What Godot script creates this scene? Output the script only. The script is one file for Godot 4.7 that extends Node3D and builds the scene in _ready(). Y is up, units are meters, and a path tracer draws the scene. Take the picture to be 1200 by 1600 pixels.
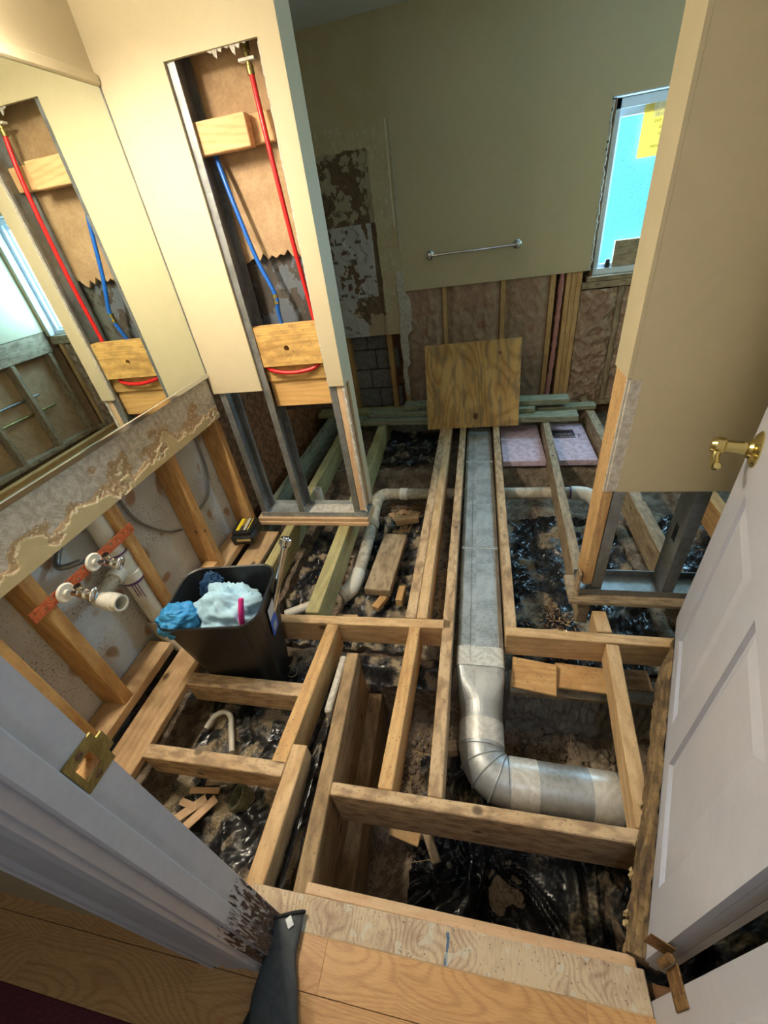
extends Node3D

# ---------------------------------------------------------------- state
var rng := RandomNumberGenerator.new()
var M := {}
var names := {}
var n_soft := FastNoiseLite.new()
var n_fine := FastNoiseLite.new()
var n_cell := FastNoiseLite.new()
var wood_span := Vector2(2.4, 0.5)


func _ready() -> void:
	rng.seed = 4711
	# ------------------------------------------------ camera
	var cam := Camera3D.new()
	cam.name = "camera"
	cam.position = Vector3(0, 1.35, 0)
	cam.rotation_degrees = Vector3(-35.1386, 15.4964, -8.7662)
	cam.fov = 102.198
	cam.near = 0.02
	cam.far = 60.0
	add_child(cam)
	cam.current = true
	# ------------------------------------------------ sky and exposure
	var env := Environment.new()
	env.background_mode = Environment.BG_COLOR
	env.background_color = Color(0.42, 0.88, 1.0)
	env.background_energy_multiplier = 1.2
	env.tonemap_mode = Environment.TONE_MAPPER_LINEAR
	env.tonemap_exposure = 1.36
	env.sdfgi_enabled = true
	env.ssao_enabled = true
	env.ssil_enabled = true
	var we := WorldEnvironment.new()
	we.name = "world"
	we.environment = env
	add_child(we)
	# ------------------------------------------------ daylight through the obscured window pane
	var day := AreaLight3D.new()
	day.name = "window_daylight"
	day.area_size = Vector2(0.58, 0.75)
	day.light_color = Color(0.66, 0.87, 1.0)
	day.light_energy = 2.8
	day.area_range = 12.0
	day.shadow_enabled = true
	add_child(day)
	day.position = Vector3(1.115, 1.28, -3.548)
	day.rotation_degrees = Vector3(0, 180, 0)
	# ------------------------------------------------ the rest
	make_noise()
	make_materials()
	make_lamps()
	make_shell()
	make_ground()
	make_left_wall()
	make_partition_left()
	make_partition_right()
	make_back_wall()
	make_window()
	make_right_wall()
	make_joists()
	make_hall()
	make_door()
	make_duct()
	make_plastic()
	make_pipes()
	make_far_boards()
	make_can()
	make_small_things()
	make_debris()


# ---------------------------------------------------------------- naming
func numbered(called: String) -> String:
	if not names.has(called):
		names[called] = 0
		return called
	names[called] += 1
	return "%s_%03d" % [called, names[called]]


func tag(o: Node, label: String, category: String, group := "", kind := "") -> Node:
	o.set_meta("label", label)
	if category: o.set_meta("category", category)
	if group: o.set_meta("group", group)
	if kind: o.set_meta("kind", kind)
	return o


func thing(called: String, label: String, category: String, at := Vector3.ZERO, group := "") -> Node3D:
	var o := Node3D.new()
	o.name = numbered(called)
	add_child(o)
	o.position = at
	tag(o, label, category, group)
	return o


func structure(called: String, label: String, category: String) -> Node3D:
	var o := thing(called, label, category)
	o.set_meta("kind", "structure")
	return o


func put(mesh: Mesh, called: String, mat: Material, parent: Node = null, t := Transform3D()) -> MeshInstance3D:
	var o := MeshInstance3D.new()
	o.mesh = mesh
	o.material_override = mat
	o.cast_shadow = GeometryInstance3D.SHADOW_CASTING_SETTING_ON
	if parent == null:
		o.name = numbered(called)
		add_child(o)
	else:
		o.name = called
		parent.add_child(o, true)
	o.transform = t
	return o


# ---------------------------------------------------------------- mesh helpers
func tri(st: SurfaceTool, a: Vector3, b: Vector3, c: Vector3, n: Vector3, ua := Vector2.ZERO, ub := Vector2.ZERO, uc := Vector2.ZERO) -> void:
	if (b - a).cross(c - a).dot(n) > 0.0:
		var s := b
		b = c
		c = s
		var us := ub
		ub = uc
		uc = us
	st.set_normal(n)
	st.set_uv(ua)
	st.add_vertex(a)
	st.set_normal(n)
	st.set_uv(ub)
	st.add_vertex(b)
	st.set_normal(n)
	st.set_uv(uc)
	st.add_vertex(c)


func quad(st: SurfaceTool, p: Array, n: Vector3, u: Array) -> void:
	tri(st, p[0], p[1], p[2], n, u[0], u[1], u[2])
	tri(st, p[0], p[2], p[3], n, u[0], u[2], u[3])


func begin() -> SurfaceTool:
	var st := SurfaceTool.new()
	st.begin(Mesh.PRIMITIVE_TRIANGLES)
	return st


func uv_of(p: Vector3, axis: int, off: Vector2) -> Vector2:
	if axis == 0: return Vector2(p.z, p.y) + off
	if axis == 1: return Vector2(p.x, p.z) + off
	return Vector2(p.x, p.y) + off


# a box with chamfered edges, uv in metres, u along the local x axis
func add_box(st: SurfaceTool, c: Vector3, size: Vector3, bevel := 0.003, off := Vector2.ZERO, b := Basis()) -> void:
	var h := size / 2.0
	bevel = minf(bevel, minf(h.x, minf(h.y, h.z)) * 0.45)
	var corner := func(s: Vector3, axis: int) -> Vector3:
		var v := Vector3(s.x * (h.x - bevel), s.y * (h.y - bevel), s.z * (h.z - bevel))
		v[axis] = s[axis] * h[axis]
		return v
	for axis in 3:
		var a1 := (axis + 1) % 3
		var a2 := (axis + 2) % 3
		for s in [-1.0, 1.0]:
			var n := Vector3.ZERO
			n[axis] = s
			var ps := []
			var us := []
			for q in [[-1.0, -1.0], [1.0, -1.0], [1.0, 1.0], [-1.0, 1.0]]:
				var sg := Vector3.ZERO
				sg[axis] = s
				sg[a1] = q[0]
				sg[a2] = q[1]
				var v: Vector3 = corner.call(sg, axis)
				ps.append(c + b * v)
				us.append(uv_of(v, axis, off))
			quad(st, ps, b * n, us)
	if bevel <= 0.0:
		return
	for along in 3:
		var a1 := (along + 1) % 3
		var a2 := (along + 2) % 3
		for s1 in [-1.0, 1.0]:
			for s2 in [-1.0, 1.0]:
				var n := Vector3.ZERO
				n[a1] = s1
				n[a2] = s2
				var ps := []
				var us := []
				for q in [[-1.0, a1], [1.0, a1], [1.0, a2], [-1.0, a2]]:
					var sg := Vector3.ZERO
					sg[along] = q[0]
					sg[a1] = s1
					sg[a2] = s2
					var v: Vector3 = corner.call(sg, q[1])
					ps.append(c + b * v)
					us.append(uv_of(v, a1, off))
				quad(st, ps, (b * n).normalized(), us)
	for sx in [-1.0, 1.0]:
		for sy in [-1.0, 1.0]:
			for sz in [-1.0, 1.0]:
				var sg := Vector3(sx, sy, sz)
				var v0: Vector3 = corner.call(sg, 0)
				var v1: Vector3 = corner.call(sg, 1)
				var v2: Vector3 = corner.call(sg, 2)
				tri(st, c + b * v0, c + b * v1, c + b * v2, (b * sg).normalized(), uv_of(v0, 0, off), uv_of(v1, 0, off), uv_of(v2, 0, off))


func box_mesh(size: Vector3, bevel := 0.003, off := Vector2.ZERO) -> ArrayMesh:
	var st := begin()
	add_box(st, Vector3.ZERO, size, bevel, off)
	return st.commit()


# uv offset that keeps a piece inside its wood texture
func grain(size: Vector3) -> Vector2:
	var room := maxf(0.0, wood_span.x - size.x)
	return Vector2(size.x / 2.0 + rng.randf() * room, 0.12 + rng.randf() * 0.26)


# a board whose top centre line runs from a to b, w wide, h deep
func board(called: String, a: Vector3, b: Vector3, w: float, h: float, mat: Material, parent: Node = null, bevel := 0.003, roll := 0.0) -> MeshInstance3D:
	var x := (b - a).normalized()
	var up := Vector3.UP if absf(x.y) < 0.95 else Vector3(0, 0, 1)
	var z := x.cross(up).normalized()
	var y := z.cross(x).normalized()
	var bs := Basis(x, y, z)
	if roll != 0.0:
		bs = bs.rotated(x, roll)
	var size := Vector3((b - a).length(), h, w)
	return put(box_mesh(size, bevel, grain(size)), called, mat, parent, Transform3D(bs, (a + b) / 2.0 - bs.y * h / 2.0))


# a vertical post: x0..x1, z0..z1, y0..y1, grain upright
func post(called: String, x0: float, x1: float, y0: float, y1: float, z0: float, z1: float, mat: Material, parent: Node = null, bevel := 0.003) -> MeshInstance3D:
	var size := Vector3(y1 - y0, absf(z1 - z0), absf(x1 - x0))
	return put(box_mesh(size, bevel, grain(size)), called, mat, parent, Transform3D(Basis(Vector3.UP, Vector3(0, 0, 1), Vector3(1, 0, 0)), Vector3((x0 + x1) / 2, (y0 + y1) / 2, (z0 + z1) / 2)))


# an axis aligned box between two corners
func slab(called: String, lo: Vector3, hi: Vector3, mat: Material, parent: Node = null, bevel := 0.002) -> MeshInstance3D:
	var size := (hi - lo).abs()
	return put(box_mesh(size, bevel, grain(size)), called, mat, parent, Transform3D(Basis(), (lo + hi) / 2.0))


# several axis aligned boxes joined into one mesh (one wall sheet with a hole)
func slabs(called: String, list: Array, mat: Material, parent: Node = null) -> MeshInstance3D:
	var st := begin()
	for e in list:
		var lo := Vector3(e[0], e[1], e[2])
		var hi := Vector3(e[3], e[4], e[5])
		add_box(st, (lo + hi) / 2.0, (hi - lo).abs(), 0.0)
	return put(st.commit(), called, mat, parent)


func smooth_path(pts: Array, per := 8) -> PackedVector3Array:
	var out := PackedVector3Array()
	for i in pts.size() - 1:
		var p0: Vector3 = pts[maxi(i - 1, 0)]
		var p1: Vector3 = pts[i]
		var p2: Vector3 = pts[i + 1]
		var p3: Vector3 = pts[mini(i + 2, pts.size() - 1)]
		for k in per:
			out.append(p1.cubic_interpolate(p2, p0, p3, float(k) / per))
	out.append(pts[-1])
	return out


# a swept tube; radii may be one number or one per point; open tubes get an inner wall
func add_tube(st: SurfaceTool, path: PackedVector3Array, radii, sides := 16, caps := true, squash := 1.0) -> void:
	var n := path.size()
	var rings := []
	var side := Vector3.ZERO
	var dist := 0.0
	for i in n:
		var d: Vector3 = (path[mini(i + 1, n - 1)] - path[maxi(i - 1, 0)]).normalized()
		if i == 0:
			side = d.cross(Vector3.UP if absf(d.y) < 0.9 else Vector3.RIGHT).normalized()
		else:
			dist += path[i].distance_to(path[i - 1])
			side = (side - d * side.dot(d)).normalized()
		var up := side.cross(d).normalized()
		var r: float = radii[i] if radii is Array or radii is PackedFloat32Array else radii
		var ring := []
		for k in sides + 1:
			var a := TAU * k / sides
			var nn := side * cos(a) + up * sin(a) * squash
			ring.append([path[i] + nn * r, (side * cos(a) + up * sin(a) / squash).normalized(), Vector2(dist, float(k) / sides * r * TAU)])
		rings.append(ring)
	for i in n - 1:
		for k in sides:
			var q := [rings[i][k], rings[i + 1][k], rings[i + 1][k + 1], rings[i][k + 1]]
			for t in [[0, 1, 2], [0, 2, 3]]:
				var f: Vector3 = (q[t[1]][0] - q[t[0]][0]).cross(q[t[2]][0] - q[t[0]][0])
				var order: Array = t if f.dot(q[t[0]][1] + q[t[1]][1] + q[t[2]][1]) < 0 else [t[0], t[2], t[1]]
				for j in order:
					st.set_normal(q[j][1])
					st.set_uv(q[j][2])
					st.add_vertex(q[j][0])
	if caps:
		for e in [0, n - 1]:
			var d: Vector3 = (path[0] - path[1]).normalized() if e == 0 else (path[n - 1] - path[n - 2]).normalized()
			for k in sides:
				tri(st, path[e], rings[e][k][0], rings[e][k + 1][0], d)


func tube(called: String, pts: Array, r, mat: Material, parent: Node = null, sides := 16, per := 8, squash := 1.0) -> MeshInstance3D:
	var st := begin()
	var path := smooth_path(pts, per) if per > 0 else PackedVector3Array(pts)
	add_tube(st, path, r, sides, true, squash)
	return put(st.commit(), called, mat, parent)


# a surface of revolution round axis d at point c; profile of [radius, along]
func add_lathe(st: SurfaceTool, c: Vector3, d: Vector3, profile: Array, sides := 24) -> void:
	d = d.normalized()
	var s := d.cross(Vector3.UP if absf(d.y) < 0.9 else Vector3.RIGHT).normalized()
	var u := s.cross(d).normalized()
	for i in profile.size() - 1:
		var a: Array = profile[i]
		var b: Array = profile[i + 1]
		var dr: float = b[0] - a[0]
		var dh: float = b[1] - a[1]
		for k in sides:
			var q := []
			for e in [[a, k], [b, k], [b, k + 1], [a, k + 1]]:
				var ang: float = TAU * float(e[1]) / sides
				var o := s * cos(ang) + u * sin(ang)
				q.append([c + d * e[0][1] + o * e[0][0], (o * dh - d * dr).normalized(), Vector2(float(e[1]) / sides, e[0][1])])
			for t in [[0, 1, 2], [0, 2, 3]]:
				var f: Vector3 = (q[t[1]][0] - q[t[0]][0]).cross(q[t[2]][0] - q[t[0]][0])
				var order: Array = t if f.dot(q[t[0]][1]) < 0 else [t[0], t[2], t[1]]
				for j in order:
					st.set_normal(q[j][1])
					st.set_uv(q[j][2])
					st.add_vertex(q[j][0])


func lathe(called: String, c: Vector3, d: Vector3, profile: Array, mat: Material, parent: Node = null, sides := 24) -> MeshInstance3D:
	var st := begin()
	add_lathe(st, c, d, profile, sides)
	return put(st.commit(), called, mat, parent)


# a hollow pipe end (wall t) as one lathe
func pipe_profile(r: float, l: float, t := 0.005) -> Array:
	return [[r, 0.0], [r, l - 0.002], [r - 0.002, l], [r - t, l], [r - t, 0.0], [r, 0.0]]


# polygon (in the plane of u and v at origin o) extruded along w
func add_prism(st: SurfaceTool, poly: PackedVector2Array, o: Vector3, u: Vector3, v: Vector3, w: Vector3) -> void:
	var idx := Geometry2D.triangulate_polygon(poly)
	var n := w.normalized()
	for k in range(0, idx.size(), 3):
		var q := []
		for j in 3:
			var p := poly[idx[k + j]]
			q.append([o + u * p.x + v * p.y, p])
		tri(st, q[0][0], q[1][0], q[2][0], -n, q[0][1], q[1][1], q[2][1])
		tri(st, q[0][0] + w, q[1][0] + w, q[2][0] + w, n, q[0][1], q[1][1], q[2][1])
	var cw := Geometry2D.is_polygon_clockwise(poly)
	for k in poly.size():
		var a := poly[k]
		var b := poly[(k + 1) % poly.size()]
		var e := b - a
		var out := Vector2(e.y, -e.x) * (-1.0 if cw else 1.0)
		var nn := (u * out.x + v * out.y).normalized()
		var pa := o + u * a.x + v * a.y
		var pb := o + u * b.x + v * b.y
		quad(st, [pa, pb, pb + w, pa + w], nn, [a, b, b, a])


func prism(called: String, poly: PackedVector2Array, o: Vector3, u: Vector3, v: Vector3, w: Vector3, mat: Material, parent: Node = null) -> MeshInstance3D:
	var st := begin()
	add_prism(st, poly, o, u, v, w)
	return put(st.commit(), called, mat, parent)


# a displaced grid: o + u*s + v*t + n*f(s, t); s and t in metres, uv 0..1
func grid_mesh(o: Vector3, u: Vector3, v: Vector3, nu: int, nv: int, n: Vector3, f: Callable) -> ArrayMesh:
	var lu := u.length()
	var lv := v.length()
	var pos := PackedVector3Array()
	var uvs := PackedVector2Array()
	for j in nv + 1:
		for i in nu + 1:
			var s := float(i) / nu
			var t := float(j) / nv
			pos.append(o + u * s + v * t + n * float(f.call(s * lu, t * lv)))
			uvs.append(Vector2(s, t))
	var nor := PackedVector3Array()
	for j in nv + 1:
		for i in nu + 1:
			var a := pos[j * (nu + 1) + mini(i + 1, nu)] - pos[j * (nu + 1) + maxi(i - 1, 0)]
			var b := pos[mini(j + 1, nv) * (nu + 1) + i] - pos[maxi(j - 1, 0) * (nu + 1) + i]
			var q := a.cross(b).normalized()
			nor.append(q if q.dot(n) > 0 else -q)
	var flip := u.cross(v).dot(n) > 0
	var idx := PackedInt32Array()
	for j in nv:
		for i in nu:
			var a := j * (nu + 1) + i
			var b := a + 1
			var c := a + nu + 1
			var d := c + 1
			idx.append_array([a, c, b, b, c, d] if flip else [a, b, c, b, d, c])
	var arr := []
	arr.resize(Mesh.ARRAY_MAX)
	arr[Mesh.ARRAY_VERTEX] = pos
	arr[Mesh.ARRAY_NORMAL] = nor
	arr[Mesh.ARRAY_TEX_UV] = uvs
	arr[Mesh.ARRAY_INDEX] = idx
	var m := ArrayMesh.new()
	m.add_surface_from_arrays(Mesh.PRIMITIVE_TRIANGLES, arr)
	return m


# a lump: a displaced ellipsoid with smooth normals
func lump_mesh(r: Vector3, amp: float, freq: float, seed_at: float, rows := 18, cols := 26, ridged := true) -> ArrayMesh:
	var pos := PackedVector3Array()
	var uvs := PackedVector2Array()
	for j in rows + 1:
		var th := PI * j / rows
		for i in cols + 1:
			var ph := TAU * (i % cols) / cols
			var d := Vector3(sin(th) * cos(ph), cos(th), sin(th) * sin(ph))
			var k := n_soft.get_noise_3d(d.x * freq + seed_at, d.y * freq, d.z * freq)
			var k2 := n_soft.get_noise_3d(d.x * freq * 2.7 + seed_at, d.y * freq * 2.7 + 9.0, d.z * freq * 2.7)
			var e := 1.0 + (amp * (0.5 - absf(k) * 2.0) + amp * 0.5 * (0.4 - absf(k2) * 2.0) if ridged else amp * k + amp * 0.4 * k2)
			pos.append(d * r * e)
			uvs.append(Vector2(float(i) / cols, float(j) / rows))
	var st := begin()
	st.set_smooth_group(0)
	for j in rows:
		for i in cols:
			var a := j * (cols + 1) + i
			for k in [a, a + cols + 1, a + 1, a + 1, a + cols + 1, a + cols + 2]:
				st.set_uv(uvs[k])
				st.add_vertex(pos[k])
	st.index()
	st.generate_normals()
	return st.commit()


# ---------------------------------------------------------------- textures and materials
func make_noise() -> void:
	n_soft.noise_type = FastNoiseLite.TYPE_SIMPLEX_SMOOTH
	n_soft.seed = 7
	n_soft.frequency = 1.0
	n_soft.fractal_type = FastNoiseLite.FRACTAL_NONE
	n_fine.noise_type = FastNoiseLite.TYPE_SIMPLEX
	n_fine.seed = 21
	n_fine.frequency = 1.0
	n_fine.fractal_type = FastNoiseLite.FRACTAL_FBM
	n_fine.fractal_octaves = 4
	n_cell.noise_type = FastNoiseLite.TYPE_CELLULAR
	n_cell.seed = 5
	n_cell.frequency = 1.0
	n_cell.cellular_return_type = FastNoiseLite.RETURN_CELL_VALUE
	n_cell.fractal_type = FastNoiseLite.FRACTAL_NONE


func rgb8(r: int, g: int, b: int) -> Color:
	return Color8(r, g, b)


func paint(w: int, h: int, f: Callable) -> ImageTexture:
	var data := PackedByteArray()
	data.resize(w * h * 4)
	var k := 0
	for y in h:
		for x in w:
			var c: Color = f.call(x, y)
			data[k] = int(clampf(c.r, 0, 1) * 255.0)
			data[k + 1] = int(clampf(c.g, 0, 1) * 255.0)
			data[k + 2] = int(clampf(c.b, 0, 1) * 255.0)
			data[k + 3] = int(clampf(c.a, 0, 1) * 255.0)
			k += 4
	return ImageTexture.create_from_image(Image.create_from_data(w, h, false, Image.FORMAT_RGBA8, data))


func mat(rough: float, tex: Texture2D = null, color := Color.WHITE, metal := 0.0) -> StandardMaterial3D:
	var m := StandardMaterial3D.new()
	m.roughness = rough
	m.albedo_color = color
	m.albedo_texture = tex
	m.metallic = metal
	return m


# sawn timber: rings along the length, knots, dirt specks
func wood_tex(at: float, light: Color, dark: Color, knots: int, dirt: float, dirt_color: Color, rings := 26.0) -> ImageTexture:
	var w := 1024
	var h := 192
	var kn := []
	var r := RandomNumberGenerator.new()
	r.seed = int(at * 100) + 3
	for i in knots:
		kn.append([(i + r.randf()) / knots * wood_span.x, r.randf() * wood_span.y, 0.008 + r.randf() * 0.009])
	var knot_color := dark.darkened(0.55)
	return paint(w, h, func(x: int, y: int) -> Color:
		var a := x * wood_span.x / w
		var c := y * wood_span.y / h
		var t := c * rings + n_soft.get_noise_2d(a * 0.9 + at, c * 5.0) * 2.6
		var core := 0.0
		for q in kn:
			var dx: float = absf(a - q[0])
			if dx < 0.16:
				var dy: float = c - q[1]
				if absf(dy) < 0.07:
					var d: float = sqrt(dx * dx * 0.2 + dy * dy) / q[2]
					t += exp(-d * d * 0.35) * 1.6
					var d2: float = sqrt(dx * dx * 0.6 + dy * dy) / (q[2] * 0.8)
					core = maxf(core, clampf(1.4 - d2, 0, 1))
		var g := 0.5 + 0.5 * sin(t * TAU * 0.9)
		g = g * g * 0.7
		var f := n_fine.get_noise_2d(a * 9.0, c * 260.0 + at)
		var big := n_fine.get_noise_2d(a * 3.0 + at * 2.0, c * 9.0)
		var col := light.lerp(dark, clampf(g * 0.5 + f * 0.22 + big * 0.3 + 0.12, 0, 1))
		if core > 0: col = col.lerp(knot_color, minf(core * 1.1, 0.75))
		if dirt > 0:
			var s := n_fine.get_noise_2d(a * 11.0 + at, c * 26.0) + big * 0.4
			var s2 := n_fine.get_noise_2d(a * 38.0 + at, c * 60.0)
			col = col.lerp(dirt_color, clampf((s + 0.25) * dirt * 3.0, 0, 0.55))
			if s2 > 0.58 - dirt * 0.5: col = col.lerp(dirt_color, clampf((s2 - 0.58 + dirt * 0.5) * 3.0, 0, 0.5))
		return col)


func wood(at: float, light: Color, dark: Color, knots := 7, dirt := 0.0, dirt_color := Color8(70, 52, 36), rings := 26.0, rough := 0.75) -> StandardMaterial3D:
	var m := mat(rough, wood_tex(at, light, dark, knots, dirt, dirt_color, rings))
	m.uv1_scale = Vector3(1.0 / wood_span.x, 1.0 / wood_span.y, 1)
	return m


# an even material with mottling, mapped on three planes in metres
func mottled(at: float, a: Color, b: Color, scale: float, rough: float, sharp := 1.0, relief := 0.0, size := 256, world := true) -> StandardMaterial3D:
	var tex := paint(size, size, func(x: int, y: int) -> Color:
		# a torus in the noise keeps the edges seamless
		var u := TAU * x / size
		var v := TAU * y / size
		var k := n_fine.get_noise_3d(cos(u) * 1.1 + at, sin(u) * 1.1 + cos(v) * 1.1, sin(v) * 1.1)
		var k2 := n_fine.get_noise_3d(cos(u) * 6.0 + at, sin(u) * 6.0 + cos(v) * 6.0, sin(v) * 6.0)
		return a.lerp(b, clampf(0.5 + (k * 0.8 + k2 * 0.6) * sharp, 0, 1)))
	var m := mat(rough, tex)
	m.uv1_triplanar = true
	m.uv1_world_triplanar = world
	m.uv1_scale = Vector3.ONE / scale
	if relief > 0:
		m.heightmap_enabled = true
		m.heightmap_texture = tex
		m.heightmap_scale = relief
	return m


func make_materials() -> void:
	# timber
	M.joist = wood(1.3, rgb8(216, 184, 138), rgb8(182, 142, 96), 6, 0.08, rgb8(140, 108, 74))
	M.joist_dirty = wood(2.7, rgb8(206, 178, 140), rgb8(168, 134, 96), 6, 0.2, rgb8(120, 96, 72))
	M.joist_warm = wood(4.1, rgb8(214, 176, 122), rgb8(180, 132, 78), 8, 0.03)
	M.stud_old = wood(5.9, rgb8(202, 160, 102), rgb8(166, 120, 68), 8, 0.06, rgb8(118, 78, 42))
	M.treated = wood(7.7, rgb8(182, 172, 122), rgb8(138, 128, 84), 6, 0.04, rgb8(92, 84, 54))
	M.treated_gray = wood(8.4, rgb8(158, 160, 134), rgb8(112, 116, 92), 6, 0.08, rgb8(74, 76, 58))
	M.weathered = wood(9.2, rgb8(178, 158, 128), rgb8(134, 112, 84), 6, 0.14, rgb8(84, 70, 54))
	M.dark_wood = wood(10.6, rgb8(136, 98, 64), rgb8(88, 60, 38), 6, 0.1, rgb8(52, 38, 28))
	M.board_form = wood(11.5, rgb8(166, 138, 100), rgb8(118, 94, 64), 5, 0.12, rgb8(84, 66, 46))
	M.plate = wood(12.2, rgb8(216, 184, 146), rgb8(192, 150, 110), 3, 0.04, rgb8(150, 116, 90))
	M.old_block = wood(13.1, rgb8(220, 178, 104), rgb8(164, 120, 60), 9, 0.1, rgb8(110, 84, 50), 60.0)
	M.clean_block = wood(14.4, rgb8(226, 180, 112), rgb8(196, 146, 80), 4, 0.0, rgb8(0, 0, 0), 34.0)
	M.pale_block = wood(15.8, rgb8(224, 184, 132), rgb8(196, 150, 98), 4, 0.0)
	# plywood faces
	M.ply = wood(16.3, rgb8(216, 178, 112), rgb8(164, 122, 64), 3, 0.05, rgb8(122, 90, 52), 9.0, 0.7)
	M.osb = mottled(18.2, rgb8(150, 100, 62), rgb8(104, 64, 36), 0.35, 0.85, 2.0)
	M.shelf_wood = wood(19.4, rgb8(196, 164, 122), rgb8(154, 120, 82), 3, 0.02, rgb8(110, 84, 60), 22.0)
	# painted plaster board
	M.paint_beige = mottled(20.1, rgb8(203, 189, 155), rgb8(198, 184, 149), 0.5, 0.6, 0.6)
	M.paint_beige.resource_name = "beige_wall_paint"
	M.gypsum = mottled(21.0, rgb8(214, 208, 196), rgb8(180, 172, 158), 0.2, 0.9, 1.5)
	M.paper_back = mottled(22.0, rgb8(188, 158, 120), rgb8(170, 138, 102), 0.6, 0.85, 1.2)
	M.ceiling = mottled(23.0, rgb8(208, 208, 206), rgb8(200, 200, 198), 0.4, 0.85, 1.0)
	M.board_gray = mouldy()
	M.white_paint = mottled(24.0, rgb8(206, 206, 210), rgb8(198, 198, 204), 0.5, 0.42, 1.0)
	M.door_paint = mottled(24.6, rgb8(204, 206, 217), rgb8(198, 200, 212), 0.6, 0.4, 1.0)
	M.rot = wood(25.0, rgb8(142, 116, 78), rgb8(74, 56, 36), 2, 0.2, rgb8(46, 34, 24), 70.0, 0.95)
	# metals
	M.galv = galvanised(0.46, rgb8(204, 208, 208), rgb8(172, 178, 180))
	M.steel = galvanised(0.42, rgb8(158, 160, 160), rgb8(128, 130, 130))
	M.tape = mottled(26.0, rgb8(236, 235, 228), rgb8(208, 205, 196), 0.16, 0.36, 1.8)
	M.tape.metallic = 0.25
	M.chrome = mat(0.12, null, Color(0.86, 0.87, 0.88), 1.0)
	M.brass = mat(0.2, null, Color8(216, 198, 132), 1.0)
	M.brass_old = mottled(27.0, rgb8(172, 156, 96), rgb8(142, 126, 74), 0.3, 0.4, 1.5)
	M.brass_old.metallic = 0.75
	M.hinge = mottled(27.5, rgb8(158, 124, 76), rgb8(116, 86, 50), 0.2, 0.6, 2.0)
	M.hinge.metallic = 0.35
	M.strap = mottled(28.0, rgb8(206, 108, 58), rgb8(154, 74, 44), 0.06, 0.6, 1.8)
	M.mirror = mat(0.015, null, Color(0.90, 0.93, 0.90), 1.0)
	# plastics
	M.pvc = mottled(29.0, rgb8(234, 230, 218), rgb8(218, 212, 196), 0.4, 0.42, 1.2)
	M.pvc_dirty = mottled(30.0, rgb8(206, 198, 180), rgb8(164, 150, 126), 0.45, 0.6, 1.8)
	M.primer = mat(0.5, null, Color8(112, 74, 132))
	M.olive = mottled(31.0, rgb8(132, 130, 104), rgb8(92, 92, 70), 0.08, 0.6, 1.6)
	M.red_tube = mat(0.34, null, Color8(204, 34, 34))
	M.blue_tube = mat(0.34, null, Color8(24, 92, 178))
	M.black_bin = mottled(32.0, rgb8(30, 30, 32), rgb8(24, 24, 26), 0.2, 0.42, 1.0)
	M.black_plastic = mat(0.4, null, Color8(26, 26, 27))
	M.pink = mat(0.4, null, Color8(232, 62, 150))
	M.rag = mottled(33.0, rgb8(176, 212, 228), rgb8(166, 204, 224), 0.2, 0.85, 1.0)
	M.blue_glove = mottled(34.0, rgb8(66, 158, 214), rgb8(40, 128, 192), 0.2, 0.6, 1.0)
	M.navy = mat(0.7, null, Color8(26, 62, 96))
	M.knit = mottled(35.0, rgb8(78, 80, 81), rgb8(66, 68, 69), 0.12, 0.85, 1.6, 0.06)
	M.knit_dark = mat(0.85, null, Color8(28, 28, 29))
	M.white_cloth = mat(0.8, null, Color8(226, 226, 222))
	# earth and sheets
	M.dirt = mottled(36.0, rgb8(158, 141, 120), rgb8(106, 90, 74), 0.5, 0.95, 2.0, 1.0, 512)
	M.clod = mottled(37.0, rgb8(176, 160, 138), rgb8(134, 118, 98), 0.3, 0.95, 1.5)
	M.concrete = mottled(38.0, rgb8(178, 173, 162), rgb8(142, 136, 126), 0.4, 0.9, 1.6, 0.2)
	M.block_dark = mottled(39.0, rgb8(136, 132, 126), rgb8(112, 108, 102), 0.3, 0.92, 1.6)
	M.sheet_sandy = sheeting(40.0, 0.12)
	M.sheet_dusty = sheeting(42.0, 0.02)
	M.sheet_clean = sheeting(44.0, -0.22)
	M.sheet_plain = sheeting(46.0, -0.02)
	M.foam = foam_print()
	M.foam_plain = mottled(47.0, rgb8(214, 176, 190), rgb8(188, 148, 160), 0.2, 0.85, 1.4)
	M.fluff = mottled(48.0, rgb8(214, 156, 150), rgb8(176, 116, 110), 0.06, 0.95, 2.0, 0.5)
	M.carpet = mottled(49.0, rgb8(108, 48, 58), rgb8(88, 38, 48), 0.05, 0.98, 1.6, 0.2)
	M.laminate = oak_laminate()
	M.peel = peeling()
	M.torn = torn_strip()
	M.kraft = kraft()
	M.mastic = mastic()
	M.straw = mat(0.9, null, Color8(186, 160, 112))
	M.chip = mottled(50.0, rgb8(214, 186, 146), rgb8(172, 138, 98), 0.1, 0.9, 1.5)


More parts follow.
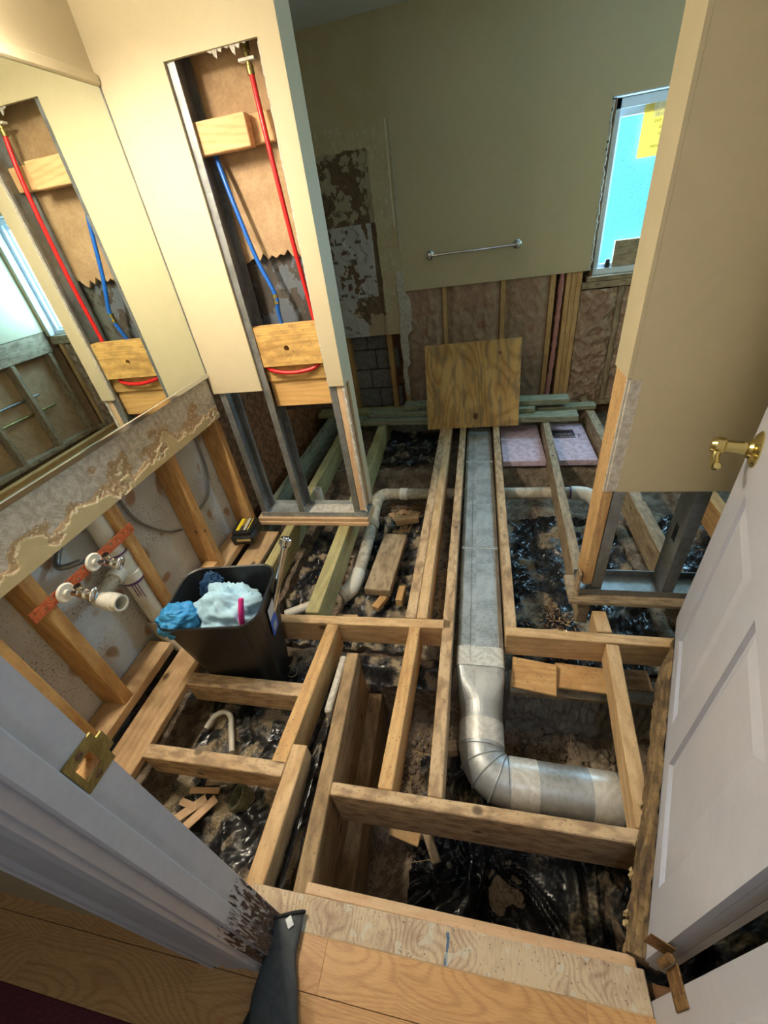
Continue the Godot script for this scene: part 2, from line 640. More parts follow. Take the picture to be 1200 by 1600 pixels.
func mouldy() -> StandardMaterial3D:
	var base := rgb8(220, 221, 221)
	var tex := paint(512, 512, func(x: int, y: int) -> Color:
		var a := x / 256.0
		var b := y / 256.0
		var col := base.lerp(rgb8(202, 201, 198), clampf(0.5 + n_fine.get_noise_2d(a * 2.0, b * 2.0), 0, 1))
		var s := n_fine.get_noise_2d(a * 34.0, b * 34.0) + n_soft.get_noise_2d(a * 2.0 + 9.0, b * 2.0) * 0.35
		if s > 0.70: col = col.lerp(rgb8(84, 78, 70), 0.7)
		var r := n_soft.get_noise_2d(a * 3.0 + 30.0, b * 3.0)
		if r > 0.55: col = col.lerp(rgb8(160, 120, 84), clampf((r - 0.55) * 4.0, 0, 0.7))
		return col)
	var m := mat(0.9, tex)
	m.uv1_triplanar = true
	m.uv1_world_triplanar = true
	m.uv1_scale = Vector3.ONE / 0.9
	return m


func galvanised(rough: float, a: Color, b: Color) -> StandardMaterial3D:
	var tex := paint(256, 256, func(x: int, y: int) -> Color:
		var c := n_cell.get_noise_2d(x * 0.16, y * 0.16) * 0.5 + 0.5
		var k := n_fine.get_noise_2d(x * 0.012, y * 0.012)
		var col := a.lerp(b, clampf(c * 0.5 + k * 0.8 + 0.2, 0, 1))
		var s := n_fine.get_noise_2d(x * 0.09 + 50.0, y * 0.09)
		if s + k * 0.5 > 0.46: col = col.lerp(rgb8(150, 144, 130), 0.45)
		return col)
	var m := mat(rough, tex, Color.WHITE, 0.62)
	m.uv1_triplanar = true
	m.uv1_world_triplanar = true
	m.uv1_scale = Vector3.ONE / 0.5
	return m


# black polythene with dust and sand lying on it
func sheeting(at: float, sand: float, base := Color8(30, 31, 34)) -> StandardMaterial3D:
	var dust := rgb8(150, 132, 104)
	var w := 512
	var tex := paint(w, w, func(x: int, y: int) -> Color:
		var a := x * 4.0 / w
		var b := y * 4.0 / w
		var k := n_fine.get_noise_2d(a * 1.1 + at, b * 1.1) + sand
		var f := n_fine.get_noise_2d(a * 22.0, b * 22.0 + at)
		var col := base.lerp(rgb8(84, 80, 74), clampf(0.30 + k * 0.8 + f * 0.12, 0, 0.8))
		var cover := clampf((k + f * 0.22 - 0.10) * 2.2, 0, 0.85)
		return col.lerp(dust.lerp(rgb8(190, 172, 140), clampf(f + 0.4, 0, 1)), cover))
	var rough := paint(256, 256, func(x: int, y: int) -> Color:
		var a := x * 4.0 / 256
		var b := y * 4.0 / 256
		var k := n_fine.get_noise_2d(a * 1.1 + at, b * 1.1) + sand
		var v := clampf(0.34 + k * 0.7, 0.24, 0.9)
		return Color(v, v, v))
	var m := mat(1.0, tex)
	m.roughness_texture = rough
	m.uv1_scale = Vector3(1, 1, 1)
	return m


func foam_print() -> StandardMaterial3D:
	var tex := paint(256, 256, func(x: int, y: int) -> Color:
		var f := n_fine.get_noise_2d(x * 0.03, y * 0.03)
		var col := rgb8(226, 204, 220).lerp(rgb8(208, 180, 196), clampf(0.4 + f * 0.7, 0, 1))
		var s := n_fine.get_noise_2d(x * 0.13 + 20.0, y * 0.13)
		if s + f * 0.4 > 0.47: col = col.lerp(rgb8(140, 118, 108), 0.55)
		return col)
	var m := mat(0.85, tex)
	m.uv1_scale = Vector3(2, 2, 1)
	return m


func oak_laminate() -> StandardMaterial3D:
	var tex := paint(1024, 512, func(x: int, y: int) -> Color:
		var a := x / 1024.0 * 1.6
		var b := y / 512.0 * 0.5
		var t := b * 84.0 + n_soft.get_noise_2d(a * 2.0, b * 7.0) * 7.0
		var g := 0.5 + 0.5 * sin(t * TAU)
		g = pow(g, 3.0)
		var pore := n_fine.get_noise_2d(a * 22.0, b * 300.0)
		var big := n_fine.get_noise_2d(a * 1.5 + 4.0, b * 7.0)
		return rgb8(204, 158, 104).lerp(rgb8(160, 112, 66), clampf(g * 0.38 + pore * 0.3 + big * 0.25 + 0.12, 0, 1)))
	var m := mat(0.4, tex)
	m.uv1_scale = Vector3(1 / 1.6, 1 / 0.5, 1)
	return m


# back wall where tiles were torn off: paint, brown paper, white mastic. uv 0..1 over 1.0 m by 1.7 m, v downwards
func peeling() -> StandardMaterial3D:
	var w := 512
	var h := 870
	var paint_c := rgb8(200, 186, 152)
	var brown := rgb8(122, 98, 76)
	var white := rgb8(204, 203, 202)
	var tan := rgb8(186, 164, 134)
	var tex := paint(w, h, func(x: int, y: int) -> Color:
		var a := x / float(w)          # 0 left, 1 right (1.0 m)
		var b := y / float(h) * 1.7    # metres down from the ceiling
		var f := n_soft.get_noise_2d(a * 6.0, b * 5.0) * 0.7 + n_fine.get_noise_2d(a * 16.0 + 5.0, b * 14.0) * 0.5
		var g := n_fine.get_noise_2d(a * 7.0 + 40.0, b * 7.0) * 0.6
		var r := n_cell.get_noise_2d(a * 40.0, b * 40.0)
		var col := paint_c.lerp(rgb8(196, 178, 140), clampf(0.5 + f, 0, 1))
		var right := 0.83 + (b - 0.55) * 0.012 + g * 0.01
		if b > 0.56 + g * 0.02 and a < right:
			var band := (b - 0.56) / 1.1
			# brown torn paper first
			col = brown.lerp(rgb8(106, 84, 66), clampf(0.5 + g, 0, 1))
			if band < 0.36:
				if f + g * 0.5 > 0.14 or a > 0.80: col = rgb8(172, 160, 134)
			elif band < 0.78:
				var hole := f * 0.9 + g * 0.6
				if a > 0.50 + g * 0.3 and a < 0.80 and hole > -0.42: col = white.lerp(rgb8(180, 178, 174), clampf(0.5 + g, 0, 1))
				elif a <= 0.52 and hole > 0.02: col = white.darkened(0.08)
				var sx := fposmod(a * 7.0 + floor(b * 9.0) * 0.37, 1.0)
				var sy := fposmod(b * 9.0, 1.0)
				if sy > 0.42 and sy < 0.58 and sx < 0.34 and a > 0.45 and a < 0.74: col = rgb8(112, 104, 92)
			else:
				col = white.lerp(rgb8(186, 182, 176), clampf(0.5 + g, 0, 1)) if a < 0.63 + f * 0.12 else (brown if band < 0.92 + f * 0.1 else tan)
			if r > 0.93: col = col.lerp(rgb8(90, 76, 62), 0.5)
		elif b > 0.44 and a < 0.97:
			if n_fine.get_noise_2d(a * 14.0 + 7.0, b * 7.0) > 0.40: col = rgb8(192, 174, 140)
			if n_fine.get_noise_2d(a * 30.0 + 70.0, b * 12.0) > 0.50: col = rgb8(214, 204, 180)
			if absf(a - 0.965) < 0.004 and b < 1.0: col = rgb8(228, 222, 208)
		return col)
	var m := mat(0.85, tex)
	return m


# the strip of wall left below the mirror: tan face paper, torn layers, crumbled plaster. uv 0..1 along its length
func torn_level(a: float, b: float) -> float:
	# a in metres along the strip, b 0 at its top and 1 at its bottom
	return n_fine.get_noise_2d(a * 4.5, b * 1.3) * 0.42 + n_fine.get_noise_2d(a * 22.0, b * 5.0 + 9.0) * 0.10 + (b - 0.52) * 1.1


func torn_strip() -> StandardMaterial3D:
	var tex := paint(1024, 160, func(x: int, y: int) -> Color:
		var a := x / 1024.0 * 1.53
		var b := y / 160.0
		var q := torn_level(a, b)
		var g := n_fine.get_noise_2d(a * 12.0, b * 3.0) * 0.5 + 0.5
		var col := rgb8(186, 172, 132).lerp(rgb8(178, 162, 122), g)
		if q < 0.22: col = rgb8(178, 152, 116).lerp(rgb8(168, 142, 108), g)
		if q < 0.02: col = rgb8(166, 138, 108).lerp(rgb8(158, 130, 102), g)
		if q < -0.16: col = rgb8(170, 144, 122).lerp(rgb8(162, 136, 114), g)
		if absf(q - 0.23) < 0.022: col = rgb8(206, 192, 160)
		if absf(q - 0.02) < 0.014: col = rgb8(200, 182, 152)
		if absf(q + 0.16) < 0.010: col = rgb8(140, 112, 88)
		if q > 0.02 and q < 0.30 and n_fine.get_noise_2d(a * 50.0, b * 8.0 + 30.0) > 0.52: col = rgb8(222, 214, 198)
		return col)
	return mat(0.9, tex)


# kraft facing of the insulation, with its small red-brown print
func kraft() -> StandardMaterial3D:
	var tex := paint(256, 768, func(x: int, y: int) -> Color:
		var a := x / 256.0
		var b := y / 768.0
		var g := n_fine.get_noise_2d(a * 4.0, b * 12.0)
		var col := rgb8(178, 152, 128).lerp(rgb8(158, 130, 108), clampf(0.45 + g * 0.7, 0, 1))
		var block := a > 0.2 and a < 0.8 and (b > 0.08 and b < 0.36 or b > 0.6 and b < 0.84)
		if block and fposmod(y / 9.0, 1.0) > 0.5 and n_fine.get_noise_2d(x * 0.16, floor(y / 9.0) * 7.0) > -0.2:
			col = col.lerp(rgb8(150, 82, 68), 0.5)
		if a > 0.55 and a < 0.72 and b > 0.44 and b < 0.49: col = col.lerp(rgb8(160, 84, 70), 0.4)
		return col)
	return mat(0.6, tex)


# board behind the open bay: dark with grey smears of tile adhesive
func mastic() -> StandardMaterial3D:
	var tex := paint(256, 256, func(x: int, y: int) -> Color:
		var a := x / 256.0
		var b := y / 256.0
		var f := n_soft.get_noise_2d(a * 2.6 + 12.0, b * 5.2) * 0.8 + n_fine.get_noise_2d(a * 11.0, b * 16.0) * 0.5
		var col := rgb8(78, 70, 62).lerp(rgb8(64, 57, 51), clampf(0.5 + n_fine.get_noise_2d(a * 6.0, b * 6.0), 0, 1))
		if f > 0.0 and b < 0.75: col = rgb8(108, 114, 122).lerp(rgb8(92, 98, 104), clampf(0.5 + f, 0, 1))
		if a > 0.74 and a < 0.9 and f > -0.4: col = rgb8(96, 98, 90)
		return col)
	return mat(0.8, tex)


# ---------------------------------------------------------------- lamps
func lamp_light(called: String, at: Vector3, color: Color, energy: float, size: float, parent: Node) -> void:
	var l := OmniLight3D.new()
	l.name = called
	l.light_color = color
	l.light_energy = energy
	l.light_size = size
	l.omni_range = 12.0
	l.omni_attenuation = 2.0
	l.shadow_enabled = true
	parent.add_child(l)
	l.position = at


func glow(color: Color, energy: float) -> StandardMaterial3D:
	var m := mat(0.4, null, Color(0.95, 0.93, 0.9))
	m.emission_enabled = true
	m.emission = color
	m.emission_energy_multiplier = energy
	return m


func make_lamps() -> void:
	# bar of globe bulbs over the mirror, just left of the frame
	var v := thing("vanity_light", "bar light with three bell shades on the wall above the mirror", "lamp")
	slab("back_plate", Vector3(-1.213, 1.91, -1.22), Vector3(-1.19, 1.99, -0.70), M.chrome, v, 0.006)
	var bulb := glow(Color(1.0, 0.92, 0.80), 6.0)
	var shade := mat(0.5, null, Color(0.93, 0.91, 0.87, 0.55))
	shade.transparency = BaseMaterial3D.TRANSPARENCY_ALPHA
	for z in [-1.14, -0.96, -0.78]:
		tube("arm", [Vector3(-1.19, 1.955, z), Vector3(-1.14, 1.985, z), Vector3(-1.09, 2.02, z), Vector3(-1.075, 1.99, z)], 0.008, M.chrome, v, 10)
		# bell shade, open below
		lathe("shade", Vector3(-1.075, 1.992, z), Vector3.DOWN, [[0.0, 0.0], [0.022, 0.0], [0.03, 0.02], [0.05, 0.06], [0.066, 0.098], [0.063, 0.098], [0.047, 0.062], [0.027, 0.022], [0.0, 0.006]], shade, v, 32)
		var g := SphereMesh.new()
		g.radius = 0.026
		g.height = 0.052
		g.radial_segments = 20
		g.rings = 10
		put(g, "bulb", bulb, v, Transform3D(Basis(), Vector3(-1.075, 1.918, z)))
		lamp_light("bulb_light", Vector3(-1.075, 1.918, z), Color(1.0, 0.955, 0.885), 0.48, 0.026, v)
	# dome on the hall ceiling, behind the camera
	var h := thing("hall_ceiling_light", "white dome light on the hall ceiling", "lamp", Vector3(0.15, 2.29, 0.75))
	lathe("trim_ring", Vector3.ZERO, Vector3.DOWN, [[0.0, 0.0], [0.17, 0.0], [0.17, 0.02], [0.0, 0.02]], M.white_paint, h, 32)
	lathe("glass_dome", Vector3(0, -0.02, 0), Vector3.DOWN, [[0.155, 0.0], [0.145, 0.03], [0.11, 0.06], [0.06, 0.078], [0.0, 0.084], [0.0, 0.0], [0.155, 0.0]], glow(Color(0.86, 0.92, 1.0), 3.0), h, 32)
	var a := AreaLight3D.new()
	a.name = "dome_light"
	a.area_size = Vector2(0.28, 0.28)
	a.light_color = Color(0.86, 0.92, 1.0)
	a.light_energy = 0.42
	a.area_range = 12.0
	a.shadow_enabled = true
	h.add_child(a)
	a.position = Vector3(0, -0.115, 0)
	a.rotation_degrees = Vector3(-90, 0, 0)


# ---------------------------------------------------------------- outer shell
func make_shell() -> void:
	var c := structure("ceiling", "smooth white plasterboard ceiling", "ceiling")
	slab("ceiling_board", Vector3(-1.6, 2.29, -3.7), Vector3(1.75, 2.36, 1.5), M.ceiling, c, 0.0)
	var f := structure("wall_foundation", "dark outer shell of the crawl space and exterior walls", "wall")
	slabs("shell", [
		[-1.6, -0.85, -3.7, -1.45, 2.29, 1.5],
		[1.6, -0.85, -3.7, 1.75, 2.29, 1.5],
		[-1.6, -0.85, 1.35, 1.75, 2.29, 1.5],
		[-1.45, -0.85, -3.7, 1.6, -0.1, -3.56],
	], M.block_dark, f)


func ground_y(x: float, z: float) -> float:
	var y := -0.30
	var left := smoothstep(-0.49, -0.52, x) * smoothstep(-1.12, -1.08, z)
	y = lerpf(y, -0.245, left)
	var pit := smoothstep(-0.46, -0.42, x) * smoothstep(-1.03, -0.99, z)
	y = lerpf(y, -0.56, pit)
	var bank := smoothstep(-2.53, -2.60, z + n_soft.get_noise_1d(x * 5.0) * 0.02)
	y = lerpf(y, -0.165, bank)
	y += n_fine.get_noise_2d(x * 4.0, z * 4.0) * 0.022 + n_fine.get_noise_2d(x * 17.0, z * 17.0) * 0.008
	return y


func make_ground() -> void:
	var g := structure("ground", "brown crawl space soil under the open floor joists", "ground")
	put(grid_mesh(Vector3(-1.45, 0, -3.6), Vector3(3.05, 0, 0), Vector3(0, 0, 3.5), 150, 175, Vector3.UP, func(s: float, t: float) -> float:
		return ground_y(s - 1.45, t - 3.6)), "soil", M.dirt, g)
	# old footing that closes the pit at the back, with board marks in its face
	var fo := structure("wall_footing", "grey concrete footing with ribbed face behind the metal duct elbow", "wall")
	put(grid_mesh(Vector3(0.13, -0.60, -0.985), Vector3(0.62, 0, 0), Vector3(0, 0.33, 0), 90, 30, Vector3(0, 0, 1), func(s: float, t: float) -> float:
		return 0.006 * sin(s * 190.0) * smoothstep(0.08, 0.16, t) + n_fine.get_noise_2d(s * 8.0, t * 8.0) * 0.014), "ribbed_face", M.concrete, fo)
	slab("footing_body", Vector3(0.12, -0.62, -1.06), Vector3(0.76, -0.27, -0.995), M.concrete, fo, 0.01)


# ---------------------------------------------------------------- left wall: mirror, torn strip, open studs
func make_left_wall() -> void:
	var w := structure("wall_left", "left bathroom wall, beige paint above the mirror and open wooden studs below", "wall")
	slabs("painted_board", [
		[-1.228, 1.80, -1.722, -1.215, 2.29, -0.17],
		[-1.228, 0.86, -1.722, -1.219, 1.82, -0.17],
	], M.paint_beige, w)
	slabs("far_painted_board", [[-1.45, 0.9, -3.44, -1.40, 2.29, -1.85]], M.paint_beige, w)
	slab("osb_panel", Vector3(-1.45, -0.2, -3.44), Vector3(-1.40, 0.9, -1.75), M.osb, w, 0.0)
	slab("back_board", Vector3(-1.352, -0.05, -1.74), Vector3(-1.336, 2.2, -0.17), M.board_gray, w, 0.0)
	for z in [-0.485, -0.64, -0.99, -1.345, -1.715]:
		post("stud", -1.334, -1.232, 0.045, 1.9, z, z + 0.042, M.stud_old, w)
	board("bottom_plate", Vector3(-1.28, 0.045, -0.19), Vector3(-1.28, 0.045, -0.87), 0.105, 0.04, M.shelf_wood, w)
	board("bottom_plate", Vector3(-1.28, 0.045, -1.0), Vector3(-1.28, 0.045, -1.715), 0.105, 0.04, M.shelf_wood, w)
	slab("blocking", Vector3(-1.30, 0.05, -1.30), Vector3(-1.232, 0.10, -1.20), M.joist_warm, w, 0.004)
	# strip of plasterboard left between mirror and studs
	var st := put(grid_mesh(Vector3(-1.2175, 0.668, -1.715), Vector3(0, 0, 1.53), Vector3(0, 0.19, 0), 300, 40, Vector3(1, 0, 0), func(s: float, t: float) -> float:
		var q := torn_level(s, 1.0 - t / 0.19)
		return -0.006 + 0.0025 * smoothstep(0.20, 0.24, q) + 0.002 * smoothstep(0.0, 0.03, q) + 0.0012 * smoothstep(-0.18, -0.15, q) + n_fine.get_noise_2d(s * 40.0, t * 60.0) * 0.002 * smoothstep(0.12, 0.0, absf(q - 0.14))), "torn_board_strip", flip_v(M.torn), w)
	st.set_meta("label", "torn tan plasterboard strip with crumbled plaster")
	slab("strip_backing", Vector3(-1.231, 0.668, -1.718), Vector3(-1.222, 0.862, -0.18), M.gypsum, w, 0.001)
	# mirror with its trims
	var m := thing("wall_mirror", "large frameless wall mirror on the left wall reflecting the opened partition", "mirror", Vector3(-1.213, 0.87, -1.0))
	slab("glass", Vector3(-0.005, 0.0, -0.716), Vector3(0.002, 0.945, 0.74), M.mirror, m, 0.0008)
	slab("lower_channel", Vector3(-0.006, -0.014, -0.718), Vector3(0.008, 0.006, 0.74), M.chrome, m, 0.002)
	slab("upper_trim", Vector3(-0.006, 0.943, -0.718), Vector3(0.012, 0.972, 0.74), M.paint_beige, m, 0.004)
	slab("edge_shadow_gap", Vector3(-0.004, 0.0, -0.722), Vector3(0.004, 0.945, -0.716), M.steel, m, 0.0005)
	# cable behind the studs
	var cb := tube("cable", [Vector3(-1.325, 0.66, -1.08), Vector3(-1.322, 0.5, -1.10), Vector3(-1.325, 0.36, -1.2), Vector3(-1.33, 0.30, -1.29)], 0.006, M.steel, null, 8)
	tag(cb, "thin grey cable hanging behind the open studs of the left wall", "cable")
	var cb2 := tube("cable", [Vector3(-1.325, 0.66, -1.62), Vector3(-1.322, 0.45, -1.60), Vector3(-1.325, 0.33, -1.54), Vector3(-1.33, 0.30, -1.42)], 0.006, M.steel, null, 8)
	tag(cb2, "thin grey cable hanging in the stud bay beside the partition corner", "cable")
	# loose board along the plate
	tag(board("floor_board", Vector3(-1.145, 0.0, -0.28), Vector3(-1.145, 0.0, -1.66), 0.122, 0.032, M.shelf_wood), "grey-brown plank lying along the foot of the left wall studs", "board")


# steel stud of C shape: x0 side of the web, open towards dir, flanges z0..z1
func steel_stud(x: float, dir: float, z0: float, z1: float, y0: float, y1: float, fl: float, parent: Node, slots := []) -> void:
	var t := 0.0022
	var lip := 0.009
	var p := PackedVector2Array([
		Vector2(0, 0), Vector2(fl, 0), Vector2(fl, lip), Vector2(fl - t, lip), Vector2(fl - t, t), Vector2(t, t),
		Vector2(t, z1 - z0 - t), Vector2(fl - t, z1 - z0 - t), Vector2(fl - t, z1 - z0 - lip), Vector2(fl, z1 - z0 - lip), Vector2(fl, z1 - z0), Vector2(0, z1 - z0)])
	if slots.is_empty():
		prism("steel_stud", p, Vector3(x, y0, z0), Vector3(dir, 0, 0), Vector3(0, 0, 1), Vector3(0, y1 - y0, 0), M.steel, parent)
		return
	# a punched stud: the slot is cut out of the web
	var c := CSGPolygon3D.new()
	c.name = "steel_stud"
	c.polygon = p
	c.mode = CSGPolygon3D.MODE_DEPTH
	c.depth = y1 - y0
	c.material = M.steel
	for s in slots:
		var q := CSGBox3D.new()
		q.name = "slot"
		q.size = Vector3(0.02, 0.03, 0.075)
		q.operation = CSGShape3D.OPERATION_SUBTRACTION
		q.material = M.steel
		c.add_child(q, true)
		q.position = Vector3(0.001, (z1 - z0) / 2, -(s - y0))
	parent.add_child(c, true)
	c.rotation_degrees = Vector3(90, 0, 0)
	c.position = Vector3(x, y0, z0)


# ---------------------------------------------------------------- partition with the red and blue water tubes
func make_partition_left() -> void:
	var w := structure("wall_partition_left", "beige partition cut open to show steel studs and water tubes", "wall")
	slabs("front_board", [
		[-1.215, 0.777, -1.735, -0.963, 2.29, -1.722],
		[-0.963, 1.83, -1.735, -0.64, 2.29, -1.722],
		[-0.64, 0.777, -1.735, -0.5805, 2.29, -1.722],
	], M.paint_beige, w)
	# rough lip of the cut board
	for k in 60:
		var y := 0.79 + k * 0.0173
		put(box_mesh(Vector3(0.003 + rng.randf() * 0.004, 0.02, 0.013), 0.001), "cut_edge", M.gypsum, w, Transform3D(Basis(), Vector3(-0.6415, y, -1.7285)))
	for e in [[-0.805, 0.008], [-0.79, 0.022], [-0.772, 0.010], [-0.748, 0.006], [-0.728, 0.024], [-0.712, 0.012], [-0.69, 0.005]]:
		var cx: float = e[0]
		var dp: float = e[1]
		prism("torn_paper", PackedVector2Array([Vector2(-0.011, 0), Vector2(0.010, 0), Vector2(0.004, -dp), Vector2(-0.004, -dp * 0.7)]), Vector3(cx, 1.831, -1.733), Vector3.RIGHT, Vector3.UP, Vector3(0, 0, 0.003), M.gypsum, w)
	# back board, brown paper towards us, broken off along a ragged line
	var poly := PackedVector2Array([Vector2(-1.21, 2.29), Vector2(-0.574, 2.29), Vector2(-0.574, 1.27)])
	var xs := -0.60
	while xs > -1.2:
		poly.append(Vector2(xs, 1.278 + n_fine.get_noise_1d(xs * 40.0) * 0.03 + (xs + 0.8) * 0.03))
		xs -= 0.018
	poly.append(Vector2(-1.21, 1.26))
	prism("back_board", poly, Vector3(0, 0, -1.866), Vector3.RIGHT, Vector3.UP, Vector3(0, 0, 0.013), M.paper_back, w)
	put(grid_mesh(Vector3(-0.97, 0.62, -1.885), Vector3(0.39, 0, 0), Vector3(0, 0.72, 0), 2, 2, Vector3(0, 0, 1), func(_s: float, _t: float) -> float: return 0.0), "adhesive_board", flip_v(M.mastic), w)
	slab("adhesive_board_core", Vector3(-0.97, 0.62, -1.90), Vector3(-0.58, 1.34, -1.8855), M.paper_back, w, 0.0)
	# end of the wall, facing right
	slabs("end_board", [[-0.5805, 0.777, -1.866, -0.570, 2.29, -1.722], [-0.5805, 0.09, -1.866, -0.570, 0.777, -1.80]], M.paint_beige, w)
	var e := post("end_stud", -0.612, -0.581, 0.09, 0.79, -1.80, -1.735, M.plate, w)
	e.set_meta("label", "bare tan end stud with white plaster crumbs")
	for k in 26:
		var y := 0.10 + k * 0.0265
		put(box_mesh(Vector3(0.010 + rng.randf() * 0.006, 0.028, 0.006), 0.002), "plaster_crumb", M.gypsum, w, Transform3D(Basis.from_euler(Vector3(0, 0, rng.randf() * 0.3)), Vector3(-0.577, y, -1.733)))
	steel_stud(-1.196, 1, -1.85, -1.737, 0.06, 2.2, 0.032, w)
	steel_stud(-0.966, 1, -1.85, -1.737, 0.06, 2.2, 0.032, w)
	steel_stud(-0.614, -1, -1.85, -1.737, 0.06, 2.2, 0.032, w)
	# steel bottom track on two wooden plates
	var tr := PackedVector2Array([Vector2(0, 0), Vector2(0.122, 0), Vector2(0.122, 0.03), Vector2(0.119, 0.03), Vector2(0.119, 0.003), Vector2(0.003, 0.003), Vector2(0.003, 0.03), Vector2(0, 0.03)])
	prism("bottom_track", tr, Vector3(-1.20, 0.048, -1.733), Vector3(0, 0, -1), Vector3.UP, Vector3(0.624, 0, 0), M.galv, w)
	put(box_mesh(Vector3(0.36, 0.004, 0.10), 0.001), "plaster_dust", M.gypsum, w, Transform3D(Basis(), Vector3(-0.80, 0.0535, -1.794)))
	board("bottom_plate", Vector3(-1.225, 0.047, -1.794), Vector3(-0.572, 0.047, -1.794), 0.145, 0.022, M.plate, w)
	board("bottom_plate", Vector3(-1.228, 0.024, -1.79), Vector3(-0.570, 0.024, -1.79), 0.152, 0.024, M.plate, w)
	# wooden blocks between the studs
	slab("backing_block", Vector3(-0.93, 1.612, -1.845), Vector3(-0.617, 1.69, -1.805), M.pale_block, w, 0.003)
	slab("front_block", Vector3(-0.962, 1.603, -1.80), Vector3(-0.752, 1.69, -1.755), M.pale_block, w, 0.003)
	# drilled old block
	var cs := CSGBox3D.new()
	cs.name = "drilled_block"
	cs.size = Vector3(0.318, 0.165, 0.045)
	var wm: StandardMaterial3D = M.old_block.duplicate()
	wm.uv1_triplanar = true
	wm.uv1_scale = Vector3(1.0 / wood_span.x, 1.0 / wood_span.y, 1.0 / wood_span.y)
	wm.uv1_offset = Vector3(0.3, 0.4, 0.2)
	cs.material = wm
	var hole := CSGCylinder3D.new()
	hole.name = "bore"
	hole.radius = 0.012
	hole.height = 0.2
	hole.sides = 20
	hole.operation = CSGShape3D.OPERATION_SUBTRACTION
	hole.material = wm
	hole.rotation_degrees = Vector3(90, 0, 0)
	hole.position = Vector3(0.0, -0.01, 0)
	cs.add_child(hole)
	w.add_child(cs, true)
	cs.position = Vector3(-0.804, 0.957, -1.768)
	cs.set_meta("label", "weathered wooden block with a drilled hole")
	slab("clean_block", Vector3(-0.945, 0.675, -1.825), Vector3(-0.617, 0.87, -1.785), M.clean_block, w, 0.003)
	slab("thin_block", Vector3(-0.945, 0.80, -1.783), Vector3(-0.617, 0.866, -1.772), M.old_block, w, 0.002)
	# water tubes
	var red := thing("red_water_tube", "red water tube running down the open partition bay", "pipe")
	tube("tube", [Vector3(-0.705, 1.775, -1.78), Vector3(-0.694, 1.6, -1.765), Vector3(-0.682, 1.3, -1.772), Vector3(-0.672, 1.05, -1.795), Vector3(-0.67, 0.9, -1.80), Vector3(-0.70, 0.855, -1.762), Vector3(-0.80, 0.842, -1.748), Vector3(-0.90, 0.856, -1.754), Vector3(-0.955, 0.885, -1.79)], 0.0088, M.red_tube, red, 12)
	lathe("brass_adapter", Vector3(-0.706, 1.77, -1.781), Vector3(-0.02, 1, 0), [[0, 0], [0.012, 0], [0.012, 0.02], [0.009, 0.022], [0.009, 0.05], [0.014, 0.052], [0.014, 0.078], [0.008, 0.08], [0.008, 0.12], [0, 0.12]], M.brass_old, red, 14)
	slab("pipe_clip", Vector3(-0.735, 1.80, -1.79), Vector3(-0.68, 1.808, -1.765), M.pvc, red, 0.002)
	var blue := thing("blue_water_tube", "blue water tube with brass coupling in the open partition bay", "pipe")
	tube("tube", [Vector3(-0.918, 1.606, -1.81), Vector3(-0.895, 1.5, -1.79), Vector3(-0.85, 1.291, -1.775), Vector3(-0.806, 1.155, -1.77), Vector3(-0.812, 1.09, -1.775), Vector3(-0.82, 1.0, -1.80), Vector3(-0.82, 0.9, -1.81)], 0.0085, M.blue_tube, blue, 12)
	lathe("brass_coupling", Vector3(-0.8085, 1.118, -1.772), Vector3(0.03, 1, 0.02), [[0, 0], [0.012, 0], [0.012, 0.01], [0.0095, 0.011], [0.0095, 0.022], [0.0125, 0.023], [0.0125, 0.036], [0, 0.036]], M.brass, blue, 14)


# ---------------------------------------------------------------- short partition on the right
func make_partition_right() -> void:
	var w := structure("wall_partition_right", "short beige partition on the right, cut off above its steel bottom track", "wall")
	slabs("front_board", [
		[0.4215, 0.895, -1.269, 0.452, 2.29, -1.256],
		[0.452, 0.52, -1.269, 1.6, 2.29, -1.256],
	], M.paint_beige, w)
	slab("bare_plaster_strip", Vector3(0.4195, 0.52, -1.2675), Vector3(0.4535, 0.896, -1.257), M.gypsum, w, 0.002)
	slabs("end_board", [[0.411, 0.90, -1.386, 0.421, 2.29, -1.256]], M.paint_beige, w)
	slabs("back_board", [[0.415, 0.9, -1.386, 1.6, 2.29, -1.374]], M.paint_beige, w)
	var e := post("end_stud", 0.412, 0.448, 0.07, 0.91, -1.372, -1.272, M.joist_warm, w)
	e.set_meta("label", "bare wooden end stud")
	for k in 22:
		var y := 0.525 + k * 0.0172
		put(box_mesh(Vector3(0.006, 0.02, 0.004 + rng.randf() * 0.006), 0.001), "plaster_crumb", M.gypsum, w, Transform3D(Basis(), Vector3(0.4165, y, -1.266)))
	steel_stud(0.450, 1, -1.37, -1.272, 0.03, 2.2, 0.036, w)
	steel_stud(0.70, 1, -1.37, -1.272, 0.03, 2.2, 0.04, w, [0.30])
	steel_stud(1.1, 1, -1.37, -1.272, 0.03, 2.2, 0.04, w)
	var tr := PackedVector2Array([Vector2(0, 0), Vector2(0.116, 0), Vector2(0.116, 0.03), Vector2(0.113, 0.03), Vector2(0.113, 0.003), Vector2(0.003, 0.003), Vector2(0.003, 0.03), Vector2(0, 0.03)])
	prism("bottom_track", tr, Vector3(0.405, 0.022, -1.263), Vector3(0, 0, -1), Vector3.UP, Vector3(1.18, 0, 0), M.steel, w)
	board("bottom_plate", Vector3(0.365, 0.021, -1.30), Vector3(1.59, 0.021, -1.30), 0.15, 0.021, M.weathered, w)
	var sh := slab("wood_shim", Vector3(0.392, 0.02, -1.30), Vector3(0.40, 0.14, -1.25), M.weathered, w, 0.001)
	sh.set_meta("label", "small grey shim")


